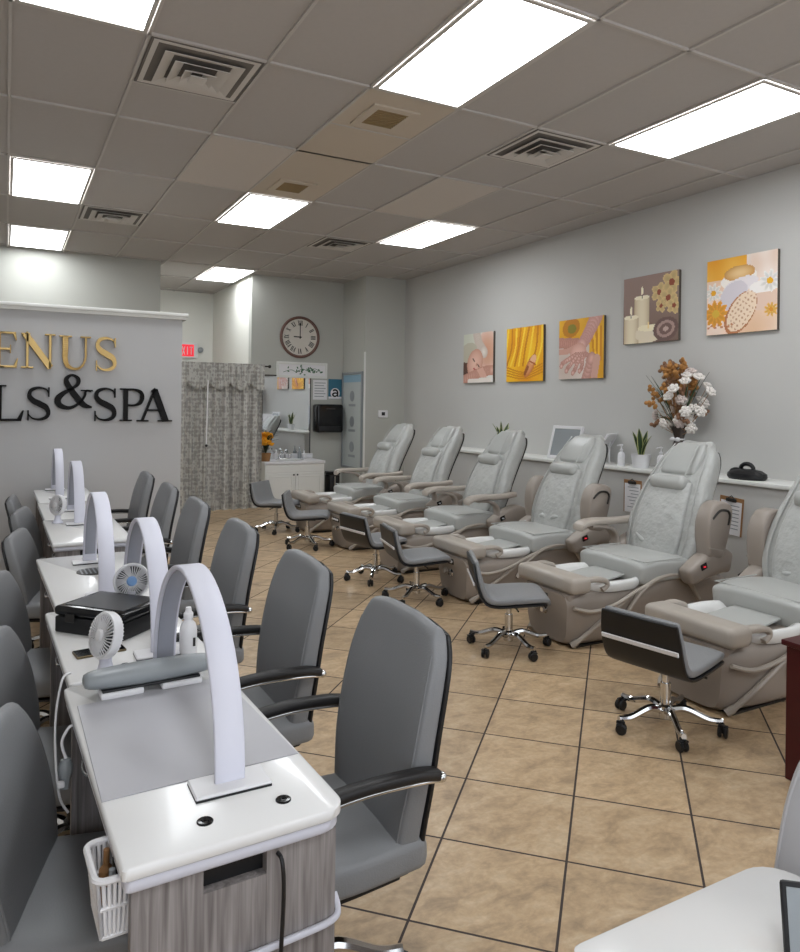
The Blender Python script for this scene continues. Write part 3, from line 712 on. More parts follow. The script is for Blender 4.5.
# ---- small fans
def fan(label, loc, rz, tilt, blue=False):
    t = thing('desk_fan', label, 'fan', loc, rz, 'small white fans on the desks')
    b = MB(); b.lathe([(0, 0), (.034, 0), (.036, .006), (.026, .016), (.019, .04), (.018, .085), (0, .09)], 20); b.build('stand', M_lamp, t)
    M = Matrix.Translation((0, 0, .125)) @ Matrix.Rotation(tilt, 4, 'Y') @ Matrix.Rotation(pi / 2, 4, 'Y')   # disc axis along +x
    h = MB(); h.lathe([(.062, -.015), (.069, -.015), (.072, -.009), (.072, .011), (.069, .016), (.062, .016), (.062, -.015)], 36, (0, 0, 0), M); ho = h.build('rim', M_plw, t)
    g = MB()
    for k in range(36):
        a = 2 * pi * k / 36
        for zz in (.018, -.018): g.tube([M @ Vector((.020 * cos(a), .020 * sin(a), zz * 1.15)), M @ Vector((.045 * cos(a + .12), .045 * sin(a + .12), zz * 1.25)), M @ Vector((.066 * cos(a + .18), .066 * sin(a + .18), zz))], .0019, 4)
    g.build('grille', M_plw, ho)
    k = MB(); k.lathe([(0, .019), (.018, .019), (.020, .023), (.014, .028), (0, .029)], 20, (0, 0, 0), M); hub = k.build('hub', mat('hub_blue', rgb(120, 160, 210), .4) if blue else M_plw, ho)
    MB().lathe([(0, -.03), (.022, -.028), (.026, -.018), (.0, -.017)], 20, (0, 0, 0), M).build('motor_cap', M_plw, ho)
    bl = MB()
    for q in range(5):
        a0 = 2 * pi * q / 5; r0 = []
        for s in range(5):
            a = a0 + s * .2; r0.append([M @ Vector((rr * cos(a), rr * sin(a), .008 - s * .004)) for rr in (.014, .058)])
        vs = [p for r in r0 for p in r]; bl.add(vs, [(i * 2, i * 2 + 1, i * 2 + 3, i * 2 + 2) for i in range(4)])
    bl.build('blade', mat('fan_blade', rgb(60, 62, 66), .5), ho)
    return t
fan('small white fan turned sideways, beside the hand rest', (.285, 2.44, .7605), radians(204), radians(-14))
fan('small white fan with blue hub facing the camera, behind the black case', (.462, 3.13, .7605), radians(-100), radians(-10), True)
fan('small white fan on the far desks, farthest of the three fans', (.33, 5.60, .7605), radians(215), radians(-8))

# ---- black case
t = thing('black_case', 'flat black lidded case sitting on the second desk', 'case', (.362, 2.945, .7605), radians(-47))
MB().box(-.155, .155, -.12, .12, .0, .062, .008).build('body', M_black, t)
l = MB(); l.box(-.158, .158, -.123, .123, .064, .098, .012, 3); lo = l.build('lid', M_blackgloss, t)
MB().box(-.13, .13, -.095, .095, .097, .1005, .002, 1).build('lid_panel', M_black, lo)
for s in (-.08, .08): MB().box(s - .02, s + .02, -.129, -.121, .045, .075, .002, 1).build('latch', M_darkmetal, t)
# ---- phone
t = thing('phone', 'black phone lying on the second desk beside the sideways fan', 'phone', (.292, 2.672, .7605), radians(8))
MB().box(-.08, .08, -.038, .038, 0, .008, .003).build('body', mat('phone_edge', rgb(120, 105, 80), .3, .8), t)
MB().box(-.077, .077, -.035, .035, .008, .0088).build('screen', M_blackgloss, t, 0)
# ---- spray bottle
t = thing('pump_bottle', 'white pump bottle behind the nearest arch lamp', 'bottle', (.556, 2.52, .7605), 0)
MB().lathe([(0, 0), (.027, 0), (.029, .004), (.029, .085), (.024, .105), (.014, .116), (.012, .122), (0, .122)], 24).build('body', M_plw, t)
MB().lathe([(0, .122), (.016, .122), (.016, .140), (.011, .146), (.009, .16), (0, .162)], 20).build('cap', M_plw, t)
l = MB(); l.lathe([(.0293, .03), (.0296, .03), (.0296, .06), (.0293, .06)], 24)
MB().box(.010, .018, -.0295, -.0265, .034, .062).build('label_print', M_darkmetal, t, 0)
for x, y, a, lab in ((.60, 2.70, .3, 'flat black remote at the edge of the second desk'),):
    t = thing('remote', lab, 'remote', (x, y, .7605), a); MB().box(-.07, .07, -.025, .025, 0, .018, .005).build('body', M_black, t)
    for k in range(4): MB().box(-.05 + k * .028, -.034 + k * .028, -.008, .008, .018, .0205).build('button', M_darkmetal, t, 0)
t = thing('sample_rack', 'little white rack of polish samples on the far desk', 'rack', (.56, 5.62, .7605), .1); MB().box(-.06, .06, -.03, .03, 0, .02, .003).build('tray', M_plw, t)
for k in range(4):
    q = MB(); q.lathe([(0, .02), (.011, .02), (.011, .045), (.005, .05), (.005, .075), (0, .075)], 10, (-.042 + k * .028, 0, 0)); q.build('sample', (M_black, M_plw, M_rest, M_darkmetal)[k], t)

# ---- basket hooked under the near left edge of the first desk
t = thing('plastic_basket', 'white slotted plastic basket hung at the left of the nearest desk', 'basket', (.196, 1.535, .60), .035)
b = MB(); w0, w1, z0, z1 = .026, .036, .0, .115
for (xa, ya, xb, yb) in ((-1, -1, 1, -1), (1, -1, 1, 1), (1, 1, -1, 1), (-1, 1, -1, -1)):
    nsl = 7
    for k in range(nsl + 1):
        f = k / nsl; p0 = Vector((w0 * (xa + (xb - xa) * f), (.055) * (ya + (yb - ya) * f), z0)); p1 = Vector((w1 * (xa + (xb - xa) * f), .066 * (ya + (yb - ya) * f), z1)); b.tube([p0, p1], .004, 6)
    for f in (.0, .5): b.tube([(xa * (w0 + (w1 - w0) * f), ya * (.055 + .011 * f), z1 * f), (xb * (w0 + (w1 - w0) * f), yb * (.055 + .011 * f), z1 * f)], .005, 6)
b.box(-w0, w0, -.055, .055, -.003, .004); b.build('wall', M_plw, t)
rm = [(x, y, z1) for x, y in rrect(-w1 - .004, w1 + .004, -.070, .070, (.02,) * 4, 4)]
MB().tube(rm, .007, 8, True).build('rim', M_plw, t)
for k, (x, y, m_) in enumerate(((-.004, -.036, M_rest), (.006, .0, M_darkmetal), (-.006, .036, M_terra))):
    tag(MB().lathe([(0, .0), (.014, 0), (.014, .07), (.006, .08), (.006, .11), (0, .11)], 12).build('polish_bottle', m_, None, 35, (.196 + x, 1.535 + y, .605)), ('grey', 'dark', 'brown')[k] + ' polish bottle inside the white basket', 'bottle', 'bottles in the hanging basket')
# ---- cords and drill at the left side of the desks
c = MB(); c.tube(spline([(.19, 2.50, .763), (.165, 2.475, .755), (.145, 2.43, .66), (.142, 2.36, .56), (.150, 2.30, .48), (.17, 2.26, .45)], 7), .0035, 6); tag(c.build('white_cord', M_plw), 'white cord looping off the left edge of the second desk', 'cord')
t = thing('nail_drill', 'grey nail drill hanging on its cord at the left of the nearest desk', 'nail drill', (.155, 2.16, .50), 0)
MB().lathe([(0, .07), (.010, .07), (.012, .09), (.018, .11), (.019, .13), (.012, .148), (0, .15)], 16).build('body', M_rest, t)
MB().tube(spline([(.0, 0, .15), (-.01, .01, .19), (.005, .02, .22), (.02, .03, .225)], 6), .004, 6).build('cord', M_plw, t)
MB().box(-.022, -.004, -.03, -.012, .085, .10, .003).build('plug', M_plw, t)
# ------------------------------------------------------------------ canvases on the right wall
class Paint:
    def __init__(s, n, bgf): s.n = n; s.a = [[bgf((i + .5) / n, (j + .5) / n) for i in range(n)] for j in range(n)]
    def each(s, test, col):
        n = s.n
        for j in range(n):
            v = (j + .5) / n
            for i in range(n):
                u = (i + .5) / n; d = test(u, v)
                if d is not None:
                    c = col(u, v, d) if callable(col) else col
                    s.a[j][i] = c
    def ell(s, cx, cy, rx, ry, rot, col):
        c, q = cos(rot), sin(rot)
        def t(u, v):
            a, b = (u - cx) * c + (v - cy) * q, -(u - cx) * q + (v - cy) * c
            d = (a / rx) ** 2 + (b / ry) ** 2; return d if d < 1 else None
        s.each(t, col)
    def line(s, pts, w, col):
        P = spline(pts, 6)
        for k in range(len(P) - 1):
            (x0, y0), (x1, y1) = P[k][:2], P[k + 1][:2]; L2 = (x1 - x0) ** 2 + (y1 - y0) ** 2 + 1e-9
            ww = w if not isinstance(w, (list, tuple)) else w[0] + (w[1] - w[0]) * k / len(P)
            def t(u, v):
                f = max(0, min(1, ((u - x0) * (x1 - x0) + (v - y0) * (y1 - y0)) / L2)); d = math.hypot(u - x0 - f * (x1 - x0), v - y0 - f * (y1 - y0)) / ww
                return d if d < 1 else None
            s.each(t, col)
    def flower(s, cx, cy, r, col, mid, n=9):
        for k in range(n):
            a = 2 * pi * k / n; s.ell(cx + r * .55 * cos(a), cy + r * .55 * sin(a), r * .5, r * (.40 if n < 7 else .2), a, lambda u, v, d: mixc(col, tuple(c * .88 for c in col), 1 - d))
        s.ell(cx, cy, r * .3, r * .3, 0, mid)
def mixc(a, b, t): t = max(0, min(1, t)); return tuple(x + (y - x) * t for x, y in zip(a, b))
def canvas(y, z, w, h, paint, label):
    """left edge seen from the room is at high y"""
    t = thing('wall_canvas', label, 'wall art', (5.80, y, z), 0, 'canvases on the right wall')
    MB().box(-.034, 0, -w / 2, w / 2, -h / 2, h / 2, .003, 1).build('stretcher', mat('canvas_side', rgb(92, 84, 76), .8), t, 0)
    n = paint.n; vs = []; fs = []
    for j in range(n + 1):
        for i in range(n + 1): vs.append((-.0352, w / 2 - w * i / n, -h / 2 + h * j / n))
    for j in range(n):
        for i in range(n): fs.append((j * (n + 1) + i, (j + 1) * (n + 1) + i, (j + 1) * (n + 1) + i + 1, j * (n + 1) + i + 1))
    me = bpy.data.meshes.new('print'); me.from_pydata(vs, [], fs)
    ca = me.color_attributes.new('art', 'FLOAT_COLOR', 'CORNER'); k = 0; buf = []
    for j in range(n):
        for i in range(n):
            c = paint.a[j][i]; q = (lin(c[0]), lin(c[1]), lin(c[2]), 1.0); buf += q * 4
    ca.data.foreach_set('color', buf)
    me.materials.append(M_art); o = bpy.data.objects.new('print', me); COL.objects.link(o); o.parent = t
    return t
def wob(u, v, f=1): return .5 + .25 * sin(7 * f * u + 3 * v) + .25 * sin(5 * f * v - 4 * u + 1)
NP = 72
# 1 resting face
p = Paint(NP, lambda u, v: mixc((205, 208, 190), (232, 228, 222), u + .3 * wob(u, v)))
p.ell(.80, .62, .36, .42, 0, lambda u, v, d: mixc((214, 160, 132), (236, 206, 192), d))
p.line([(.45, .98), (.55, .75), (.7, .6)], .12, lambda u, v, d: mixc((240, 232, 224), (206, 190, 178), d))
p.ell(.22, .30, .36, .36, .4, (96, 66, 54)); p.ell(.18, .62, .3, .2, .2, (196, 190, 170))
p.ell(.40, .40, .30, .25, .9, lambda u, v, d: mixc((236, 196, 178), (206, 152, 132), d))
for cx, cy in ((.36, .46), (.52, .34)): p.ell(cx, cy, .05, .018, -.8, (84, 56, 48))
p.ell(.40, .26, .06, .025, -.7, (190, 86, 86)); p.ell(.46, .37, .02, .04, -.7, (206, 150, 130))
p.line([(.0, .06), (.4, .16), (.7, .22), (1, .24)], .10, lambda u, v, d: mixc((232, 190, 172), (196, 140, 122), d)); p.line([(.2, .03), (.9, .03)], .05, (236, 226, 218))
for k in range(4): p.line([(.50 + k * .05, .25 + k * .01), (.62 + k * .05, .12)], .025, (224, 178, 160))
canvas(8.405, 2.275, .72, .69, p, 'small wall canvas of a resting face on folded hands, farthest left of the row')
# 2 yellow fabric
p = Paint(NP, lambda u, v: mixc((226, 150, 8), (250, 196, 30), wob(u, v, 1.3)))
for k in range(9):
    x = .05 + k * .115
    p.line([(x, .98), (x - .06 + .04 * sin(k), .62), (x - .16, .30)], .022, (206, 128, 4) if k % 2 else (252, 212, 60))
for k in range(4): p.line([(.02, .12 + k * .05), (.5, .05 + k * .04), (.98, .16 + k * .05)], .014, (212, 138, 6))
p.ell(.66, .28, .25, .095, .95, lambda u, v, d: mixc((226, 160, 112), (196, 112, 50), d)); p.ell(.74, .39, .10, .07, .9, (238, 186, 150))
p.line([(.52, .14), (.60, .26)], .03, (150, 84, 40)); p.line([(.66, .36), (.80, .30)], .016, (178, 96, 40))
canvas(7.375, 2.27, .74, .69, p, 'wall canvas of bright yellow fabric folds, second from left')
# 3 massaging hands
p = Paint(NP, lambda u, v: mixc((222, 160, 24), (240, 184, 40), wob(u, v, 1.5)) if v > .55 or u > .7 else mixc((226, 214, 206), (206, 188, 176), wob(u, v)))
p.ell(.28, .86, .2, .16, .2, (196, 128, 16)); p.ell(.30, .84, .10, .08, 0, (140, 130, 40))
for k in range(5): p.line([(.74 + k * .05, .82), (.80 + k * .035, .3)], .022, (250, 196, 40) if k % 2 else (214, 140, 10))
p.line([(.0, .62), (.25, .60), (.5, .58)], .09, lambda u, v, d: mixc((226, 178, 160), (184, 128, 114), d)); p.line([(.0, .47), (.2, .47), (.36, .52)], .05, (206, 158, 142))
p.line([(.84, 1.0), (.66, .72), (.52, .55)], [.13, .10], lambda u, v, d: mixc((236, 196, 186), (198, 146, 136), d))
p.ell(.45, .42, .19, .17, .6, lambda u, v, d: mixc((234, 192, 178), (208, 156, 142), d))
for k, (x1, y1) in enumerate(((.06, .22), (.18, .14), (.33, .10), (.48, .13), (.66, .30))): p.line([(.40 + k * .05, .40), (x1 + .05, y1 + .06), (x1, y1)], .042, lambda u, v, d: mixc((236, 196, 182), (186, 132, 120), d))
p.line([(.62, .0), (.75, .34)], .09, lambda u, v, d: mixc((230, 186, 172), (190, 140, 128), d)); p.line([(.80, .02), (.86, .32)], .07, (214, 168, 152))
canvas(6.35, 2.28, .735, .69, p, 'wall canvas of hands giving a massage with yellow petals, third from left')
# 4 candles
p = Paint(NP, lambda u, v: mixc((120, 96, 84), (156, 130, 120), v + .2 * wob(u, v)))
def candle(cx, w, h, top):
    p.each(lambda u, v: abs(u - cx) / w if abs(u - cx) < w and v < h else None, lambda u, v, d: mixc((240, 226, 196), (204, 182, 146), d * d))
    p.ell(cx, h, w, .035, 0, (250, 238, 210)); p.line([(cx, h), (cx, h + .05)], .008, (70, 50, 40)); p.ell(cx, h + .10, .022, .065, 0, (255, 244, 214))
candle(.35, .14, .68, 1); candle(.15, .14, .40, 1)
for cx, cy, r in ((.66, .72, .14), (.88, .84, .17), (.82, .62, .15), (.92, .50, .12), (.70, .52, .10)): p.flower(cx, cy, r, (226, 196, 138), (150, 76, 50), 5)
p.ell(.48, .13, .25, .13, 0, (236, 222, 196)); p.ell(.47, .22, .20, .05, 0, (250, 238, 206)); p.line([(.47, .22), (.47, .30)], .012, (252, 226, 160))
p.ell(.78, .18, .22, .17, .2, (112, 86, 80)); p.ell(.78, .18, .16, .12, .2, (176, 146, 136)); p.ell(.78, .18, .11, .08, .2, (120, 92, 86)); p.ell(.78, .18, .05, .035, .2, (196, 170, 160))
canvas(5.335, 2.625, .72, .69, p, 'wall canvas of lit cream candles on brown, fourth from left')
# 5 flowers and soap
p = Paint(NP, lambda u, v: mixc((236, 196, 160), (250, 228, 214), wob(u, v)))
p.each(lambda u, v: 0 if u < .6 and v > .72 else None, lambda u, v, d: mixc((236, 160, 40), (246, 190, 80), wob(u, v, 2)))
p.each(lambda u, v: 0 if u > .58 and v > .70 else None, lambda u, v, d: mixc((240, 214, 196), (250, 236, 226), wob(u, v, 3)))
p.ell(.47, .70, .26, .12, .1, (252, 244, 236)); p.ell(.48, .78, .22, .10, .05, lambda u, v, d: mixc((240, 206, 150), (206, 150, 84), d)); p.ell(.50, .62, .25, .10, .2, (240, 232, 234))
p.ell(.40, .50, .22, .16, .6, (222, 214, 220)); p.ell(.80, .42, .20, .16, 0, (236, 206, 186)); p.ell(.82, .56, .2, .08, 0, (252, 246, 242))
p.flower(.10, .56, .13, (252, 244, 236), (236, 170, 30)); p.flower(.90, .62, .14, (255, 250, 244), (240, 180, 40)); p.flower(.14, .28, .18, (244, 170, 56), (220, 180, 60), 11); p.flower(.92, .26, .09, (246, 190, 90), (226, 150, 40))
p.ell(.50, .26, .31, .18, .95, (190, 122, 78)); p.ell(.515, .275, .285, .16, .95, (246, 222, 196))
for i in range(-4, 5):
    for j in range(-2, 3):
        a, b = i * .058, j * .056
        if (a / .26) ** 2 + (b / .14) ** 2 < 1: p.ell(.515 + a * cos(.95) - b * sin(.95), .275 + a * sin(.95) + b * cos(.95), .014, .014, 0, (206, 164, 132))
for k in range(8): p.ell(.03 + k * .05, .10 + .02 * (k % 2), .02, .016, 0, (206, 140, 100))
canvas(4.295, 2.64, .71, .69, p, 'wall canvas of soap, towels and daisies, nearest the camera on the right wall')

# ------------------------------------------------------------------ on the ledge
LZ = 1.0205
def snake(label, loc, pot_m, hmax, nl, seed, potr=.075, poth=.13):
    random.seed(seed)
    t = thing('snake_plant', label, 'plant', loc, 0, 'snake plants on the ledge')
    MB().lathe([(0, 0), (potr * .78, 0), (potr * .80, .005), (potr, poth), (potr * .90, poth), (potr * .88, poth - .02), (0, poth - .02)], 24).build('pot', pot_m, t)
    for k in range(nl):
        a = 2 * pi * k / nl + random.uniform(-.3, .3); ln = hmax * random.uniform(.7, 1.0); le = random.uniform(.12, .42); wmax = random.uniform(.022, .032)
        d = Vector((cos(a), sin(a), 0)); lat = Vector((-sin(a + .5), cos(a + .5), 0)); r0 = []
        mid = MB(); edge = MB(); prev = None
        rows = []
        for i in range(9):
            f = i / 8; c = Vector((0, 0, poth - .02)) + d * (.015 + le * ln * f ** 1.6) + Vector((0, 0, ln * f * (1 - .12 * le * f))); w = wmax * (0.6 + 1.3 * f - 1.9 * f ** 3) if f < 1 else .001
            rows.append((c, max(w, .001)))
        def strip(mb, k0, k1, off):
            ra = []
            for c, w in rows:
                n = d * .004
                ra.append([c + lat * w * k0 + n * (1 - abs(k0)) + off, c + lat * w * k1 + n * (1 - abs(k1)) + off, c + lat * w * k1 - d * .002 + off, c + lat * w * k0 - d * .002 + off])
            mb.loft(ra)
        strip(mid, -.7, 0, Vector()); strip(mid, 0, .7, Vector()); strip(edge, -1, -.7, Vector()); strip(edge, .7, 1, Vector())
        lo = mid.build('leaf', M_leaf, t, 60); edge.build('leaf_edge', M_leafy, lo, 60)
    return t
snake('snake plant in a white pot on the ledge left of the flower vase', (5.52, 5.20, LZ), M_plw, .30, 7, 3, .095, .135)
snake('snake plant farther along the ledge, behind the fourth pedicure chair from the right', (5.56, 7.55, LZ), M_plw, .30, 6, 5, .08, .13)
def pump(label, loc, g='white pump bottles on the ledge'):
    t = thing('lotion_bottle', label, 'bottle', loc, 0, g)
    MB().lathe([(0, 0), (.034, 0), (.037, .006), (.037, .11), (.028, .135), (.014, .145), (.013, .155), (0, .155)], 20).build('body', M_plw, t)
    q = MB(); q.lathe([(0, .155), (.017, .155), (.017, .172), (.006, .175), (.006, .205), (.016, .207), (.016, .222), (0, .224)], 16); q.tube([(0, 0, .215), (-.05, 0, .214), (-.058, 0, .206)], .006, 8); q.build('pump', M_plw, t)
    return t
pump('white pump bottle on the ledge left of the white potted snake plant', (5.50, 5.44, LZ))
pump('white pump bottle on the ledge between snake plant and flower vase', (5.52, 4.95, LZ))
# framed displays behind the third chair
def standframe(label, loc, rz, w, h, tilt):
    t = thing('display_frame', label, 'frame', loc, rz, 'pale display frames on the ledge')
    M = Matrix.Rotation(tilt, 4, 'Y'); f = MB(M)
    for s in (-1, 1): f.box(-.012, .012, s * (w / 2 - .018) - .018, s * (w / 2 - .018) + .018, 0, h, .003, 1); f.box(-.012, .012, -w / 2 + .036, w / 2 - .036, (h - .036) * (s > 0), (h - .036) * (s > 0) + .036, .003, 1)
    f.build('frame', M_plw, t); MB(M).box(-.004, .004, -w / 2 + .03, w / 2 - .03, .03, h - .03).build('panel', M_rest if w > .42 else M_paper, t, 0)
    s = MB(); s.tube([M @ Vector((.012, 0, h * .75)), (h * .42, 0, .005)], .008, 6); s.build('easel_leg', M_plw, t)
standframe('pale framed panel standing behind the head of the third pedicure chair from right', (5.53, 6.37, LZ), .0, .50, .385, radians(14))
standframe('slanted white frame leaning right of the framed panel on the ledge', (5.58, 5.90, LZ), radians(-62), .36, .37, radians(32))
# vase of flowers
t = thing('flower_arrangement', 'smoky vase of white and amber dried flowers on the ledge', 'flowers', (5.58, 4.79, LZ), 0)
MB().lathe([(0, 0), (.075, 0), (.08, .01), (.085, .12), (.078, .19), (.048, .28), (.042, .31), (.058, .36), (.085, .42), (.083, .425), (.05, .36), (.0, .34)], 28).build('vase', M_glass, t)
q = MB(); q.tube([(.046 * cos(a), .046 * sin(a), .302) for a in (2 * pi * k / 16 for k in range(16))], .008, 6, True)
for s in (-1, 1): q.ball((-.055, s * .03, .302), .02, .032, .02, 8, 6)
q.build('ribbon', M_plw, t)
random.seed(11); fo = MB(); stems = MB(); pts = []
for k in range(84):
    a = random.uniform(0, 2 * pi); f = random.uniform(.15, 1); hh = random.uniform(.40, 1.0)
    sp = (.07 + .27 * sin(pi * min(1, (hh - .30) / .85))) * f
    pts.append((Vector((max(-.26, min(.12, cos(a) * sp * .75)), sin(a) * sp, hh)), hh))
for k in range(24):
    a = random.uniform(0, 2 * pi); hh = random.uniform(.5, .95); sp = random.uniform(.22, .40); e = Vector((max(-.3, min(.12, cos(a) * sp * .5)), sin(a) * sp, hh)); s0_ = Vector((0, 0, .34)); m_ = (s0_ + e) / 2 + Vector((0, 0, .06))
    P = spline([tuple(s0_), tuple(m_), tuple(e)], 4); w = [.003 + .019 * sin(pi * min(1, i / (len(P) - 1))) ** 2 * (i > 3) for i in range(len(P))]
    fo.band(P, Vector((-sin(a), cos(a), .3)), w, .003)
fo.build('foliage', M_leaf, t, 60)
for v, hh in pts: stems.tube([(0, 0, .33), tuple(v * .6 + Vector((0, 0, .12))), tuple(v)], .003, 5)
stems.build('stem', M_terra, t)
for k, (v, hh) in enumerate(pts):
    b = MB(Matrix.Translation(v) @ Matrix.Scale(1.25, 4) @ (v * 1.0 - Vector((.10, 0, .5))).to_track_quat('Z', 'Y').to_matrix().to_4x4())
    if hh > .74 and v.y > -.1 or (v.y > .14 and hh > .62) or k % 6 == 0:
        for i in range(5): b.ball((random.uniform(-.02, .02), random.uniform(-.02, .02), i * .018 - .02), .022 - i * .002, .024 - i * .002, .016, 7, 5)
        m_ = mat('amber_bloom', rgb(172, 122, 66), .7, noise=.25, nscale=30) if k % 2 else mat('brown_bloom', rgb(140, 104, 78), .7)
    else:
        for i in range(6):
            a = 2 * pi * i / 6; b.ball((.024 * cos(a), .024 * sin(a), .005), .024, .018, .012, 8, 5, Matrix.Rotation(a, 4, 'Z') @ Matrix.Rotation(-.5, 4, 'Y'))
        for i in range(5):
            a = 2 * pi * i / 5 + .4; b.ball((.013 * cos(a), .013 * sin(a), .018), .016, .012, .014, 8, 5, Matrix.Rotation(a, 4, 'Z') @ Matrix.Rotation(-.9, 4, 'Y'))
        b.ball((0, 0, .022), .010, .010, .012, 8, 5); m_ = mat('white_bloom', rgb(226, 220, 214), .7) if k % 3 else mat('cream_bloom', rgb(206, 192, 186), .7)
    b.build('bloom', m_, t, 60)
# black hand massager
t = thing('hand_massager', 'black rounded appliance on the ledge at right of the flower vase', 'appliance', (5.55, 4.05, LZ), 0)
MB().lathe([(0, 0), (.15, 0), (.165, .02), (.16, .05), (.12, .075), (.06, .085), (0, .086)], 28, (0, 0, 0), Matrix.Diagonal((.75, 1.05, 1, 1))).build('body', M_black, t)
q = MB(); q.tube([(0, .06 * cos(a), .085 + .045 * sin(a)) for a in (pi * k / 10 for k in range(11))], .018, 8); q.ball((-.02, .09, .055), .05, .06, .04); q.ball((-.03, -.11, .04), .05, .06, .035); q.build('grip', M_black, t, 60)
# clipboards hung on the ledge front
def clip(label, y, z, rz):
    t = thing('clipboard', label, 'clipboard', (5.418, y, z), 0, 'clipboards hung on the ledge front')
    M = Matrix.Rotation(rz, 4, 'X')
    MB(M).box(-.006, -.001, -.115, .115, -.16, .16, .001, 1).build('board', M_terra, t); MB(M).box(-.0085, -.006, -.10, .10, -.158, .125).build('sheet', M_paper, t, 0)
    q = MB(M); q.box(-.02, -.006, -.05, .05, .12, .15, .004, 1); q.tube([(-.012, -.03, .15), (-.012, 0, .172), (-.012, .03, .15)], .004, 6); q.build('clip', M_darkmetal, t)
    q = MB(M)
    for k in range(7): q.box(-.0092, -.0085, -.08, .06 - .02 * (k % 3), .085 - k * .032, .092 - k * .032)
    q.build('form_lines', M_rest, t, 0)
clip('clipboard on the ledge front between the third and second pedicure chairs from the right', 5.20, .745, 0)
clip('clipboard on the ledge front just right of the second pedicure chair from the right', 4.10, .71, radians(4))
# round side table
t = thing('side_table', 'small round white side table between the two right-hand pedicure chairs', 'side table', (4.98, 3.40 + .02, 0), 0)
MB().lathe([(0, .44), (.15, .44), (.157, .446), (.157, .462), (.15, .468), (0, .468)], 32).build('table_top', M_plw, t)
MB().lathe([(0, 0), (.12, 0), (.12, .012), (.03, .03), (.02, .06), (.02, .44), (0, .44)], 20).build('pedestal', M_plw, t)
# ------------------------------------------------------------------ back wall
t = thing('wall_clock', 'round white wall clock with roman numerals and a reddish rim', 'clock', (4.28, 11.45, 2.705), 0)
RX = Matrix.Rotation(pi / 2, 4, 'X')
MB().lathe([(0, 0), (.33, 0), (.345, .01), (.345, .035), (.325, .045), (.305, .035), (.30, .02), (0, .02)], 56, (0, 0, 0), RX).build('rim', mat('clock_rim', rgb(112, 84, 76), .6, noise=.2, nscale=20), t)
dial = MB().lathe([(0, .0205), (.300, .0205), (.300, .024), (0, .024)], 56, (0, 0, 0), RX).build('dial', mat('clock_face', rgb(214, 208, 198), .7), t)
NUM = ['XII', 'I', 'II', 'III', 'IIII', 'V', 'VI', 'VII', 'VIII', 'IX', 'X', 'XI']
for k, s in enumerate(NUM):
    R = Matrix.Rotation(2 * pi * k / 12, 4, 'Y'); q = MB(R); wid = {'I': .022, 'V': .044, 'X': .044}; tot = sum(wid[c] for c in s); x = -tot / 2
    for c in s:
        w_ = wid[c]; a, b = x + .003, x + w_ - .003
        if c == 'I': polys = [rect(a + .003, .19, b - .001, .275)]
        elif c == 'V': polys = [seg(a + .006, .275, (a + b) / 2, .19, .012), seg(b - .006, .275, (a + b) / 2, .19, .006)]
        else: polys = [seg(a + .004, .275, b - .004, .19, .012), seg(b - .004, .275, a + .004, .19, .006)]
        for pl in polys: q.prism(pl, -.0265, -.024)
        x += w_
    q.build('numeral', M_black, dial, 0)
q = MB(); q.prism(seg(0, -.03, 0, .235, .014), -.032, -.029); q.build('minute_hand', M_black, t, 0)
q = MB(); q.prism(seg(.03, 0, -.11, .004, .018), -.029, -.0265); q.lathe([(0, .024), (.016, .024), (.016, .036), (0, .036)], 16, (0, 0, 0), RX); q.build('hour_hand', M_black, t, 0)
# plaque
t = thing('wall_plaque', 'white framed plaque with painted vine below the wall clock', 'plaque', (4.33, 11.45, 2.16), 0)
q = MB()
for s in (-1, 1): q.box(s * .425 - .02, s * .425 + .02, -.03, 0, -.13, .13, .004, 1); q.box(-.405, .405, -.03, 0, s * .11 - .02, s * .11 + .02, .004, 1)
q.build('frame', M_white, t); MB().box(-.41, .41, -.016, 0, -.1, .1).build('panel', M_paper, t, 0)
random.seed(4); q = MB(); q.tube(spline([(-.33, -.018, -.04), (-.2, -.018, .0), (-.1, -.018, -.03), (.0, -.018, .02), (.1, -.018, -.01), (.22, -.018, .03), (.33, -.018, -.03)], 6), .004, 5)
for k in range(34): q.ball((random.gauss(.08, .16), -.018, random.gauss(.0, .03)), .02, .004, .011, 6, 4, Matrix.Rotation(random.uniform(0, 3), 4, 'Y'))
q.build('painted_vine', mat('vine_green', rgb(74, 112, 84), .7), t)
# mirror
t = thing('wall_mirror', 'tall wall mirror above the white vanity', 'mirror', (4.065, 11.45, 1.42), 0)
MB().box(-.41, .41, -.012, 0, -.65, .63).build('glass', M_mirror, t, 0)
q = MB()
for s in (-1, 1): q.box(s * .415 - .007, s * .415 + .007, -.022, 0, -.66, .64); 
q.box(-.41, .41, -.022, 0, .628, .65); q.build('frame', M_darkmetal, t, 0)
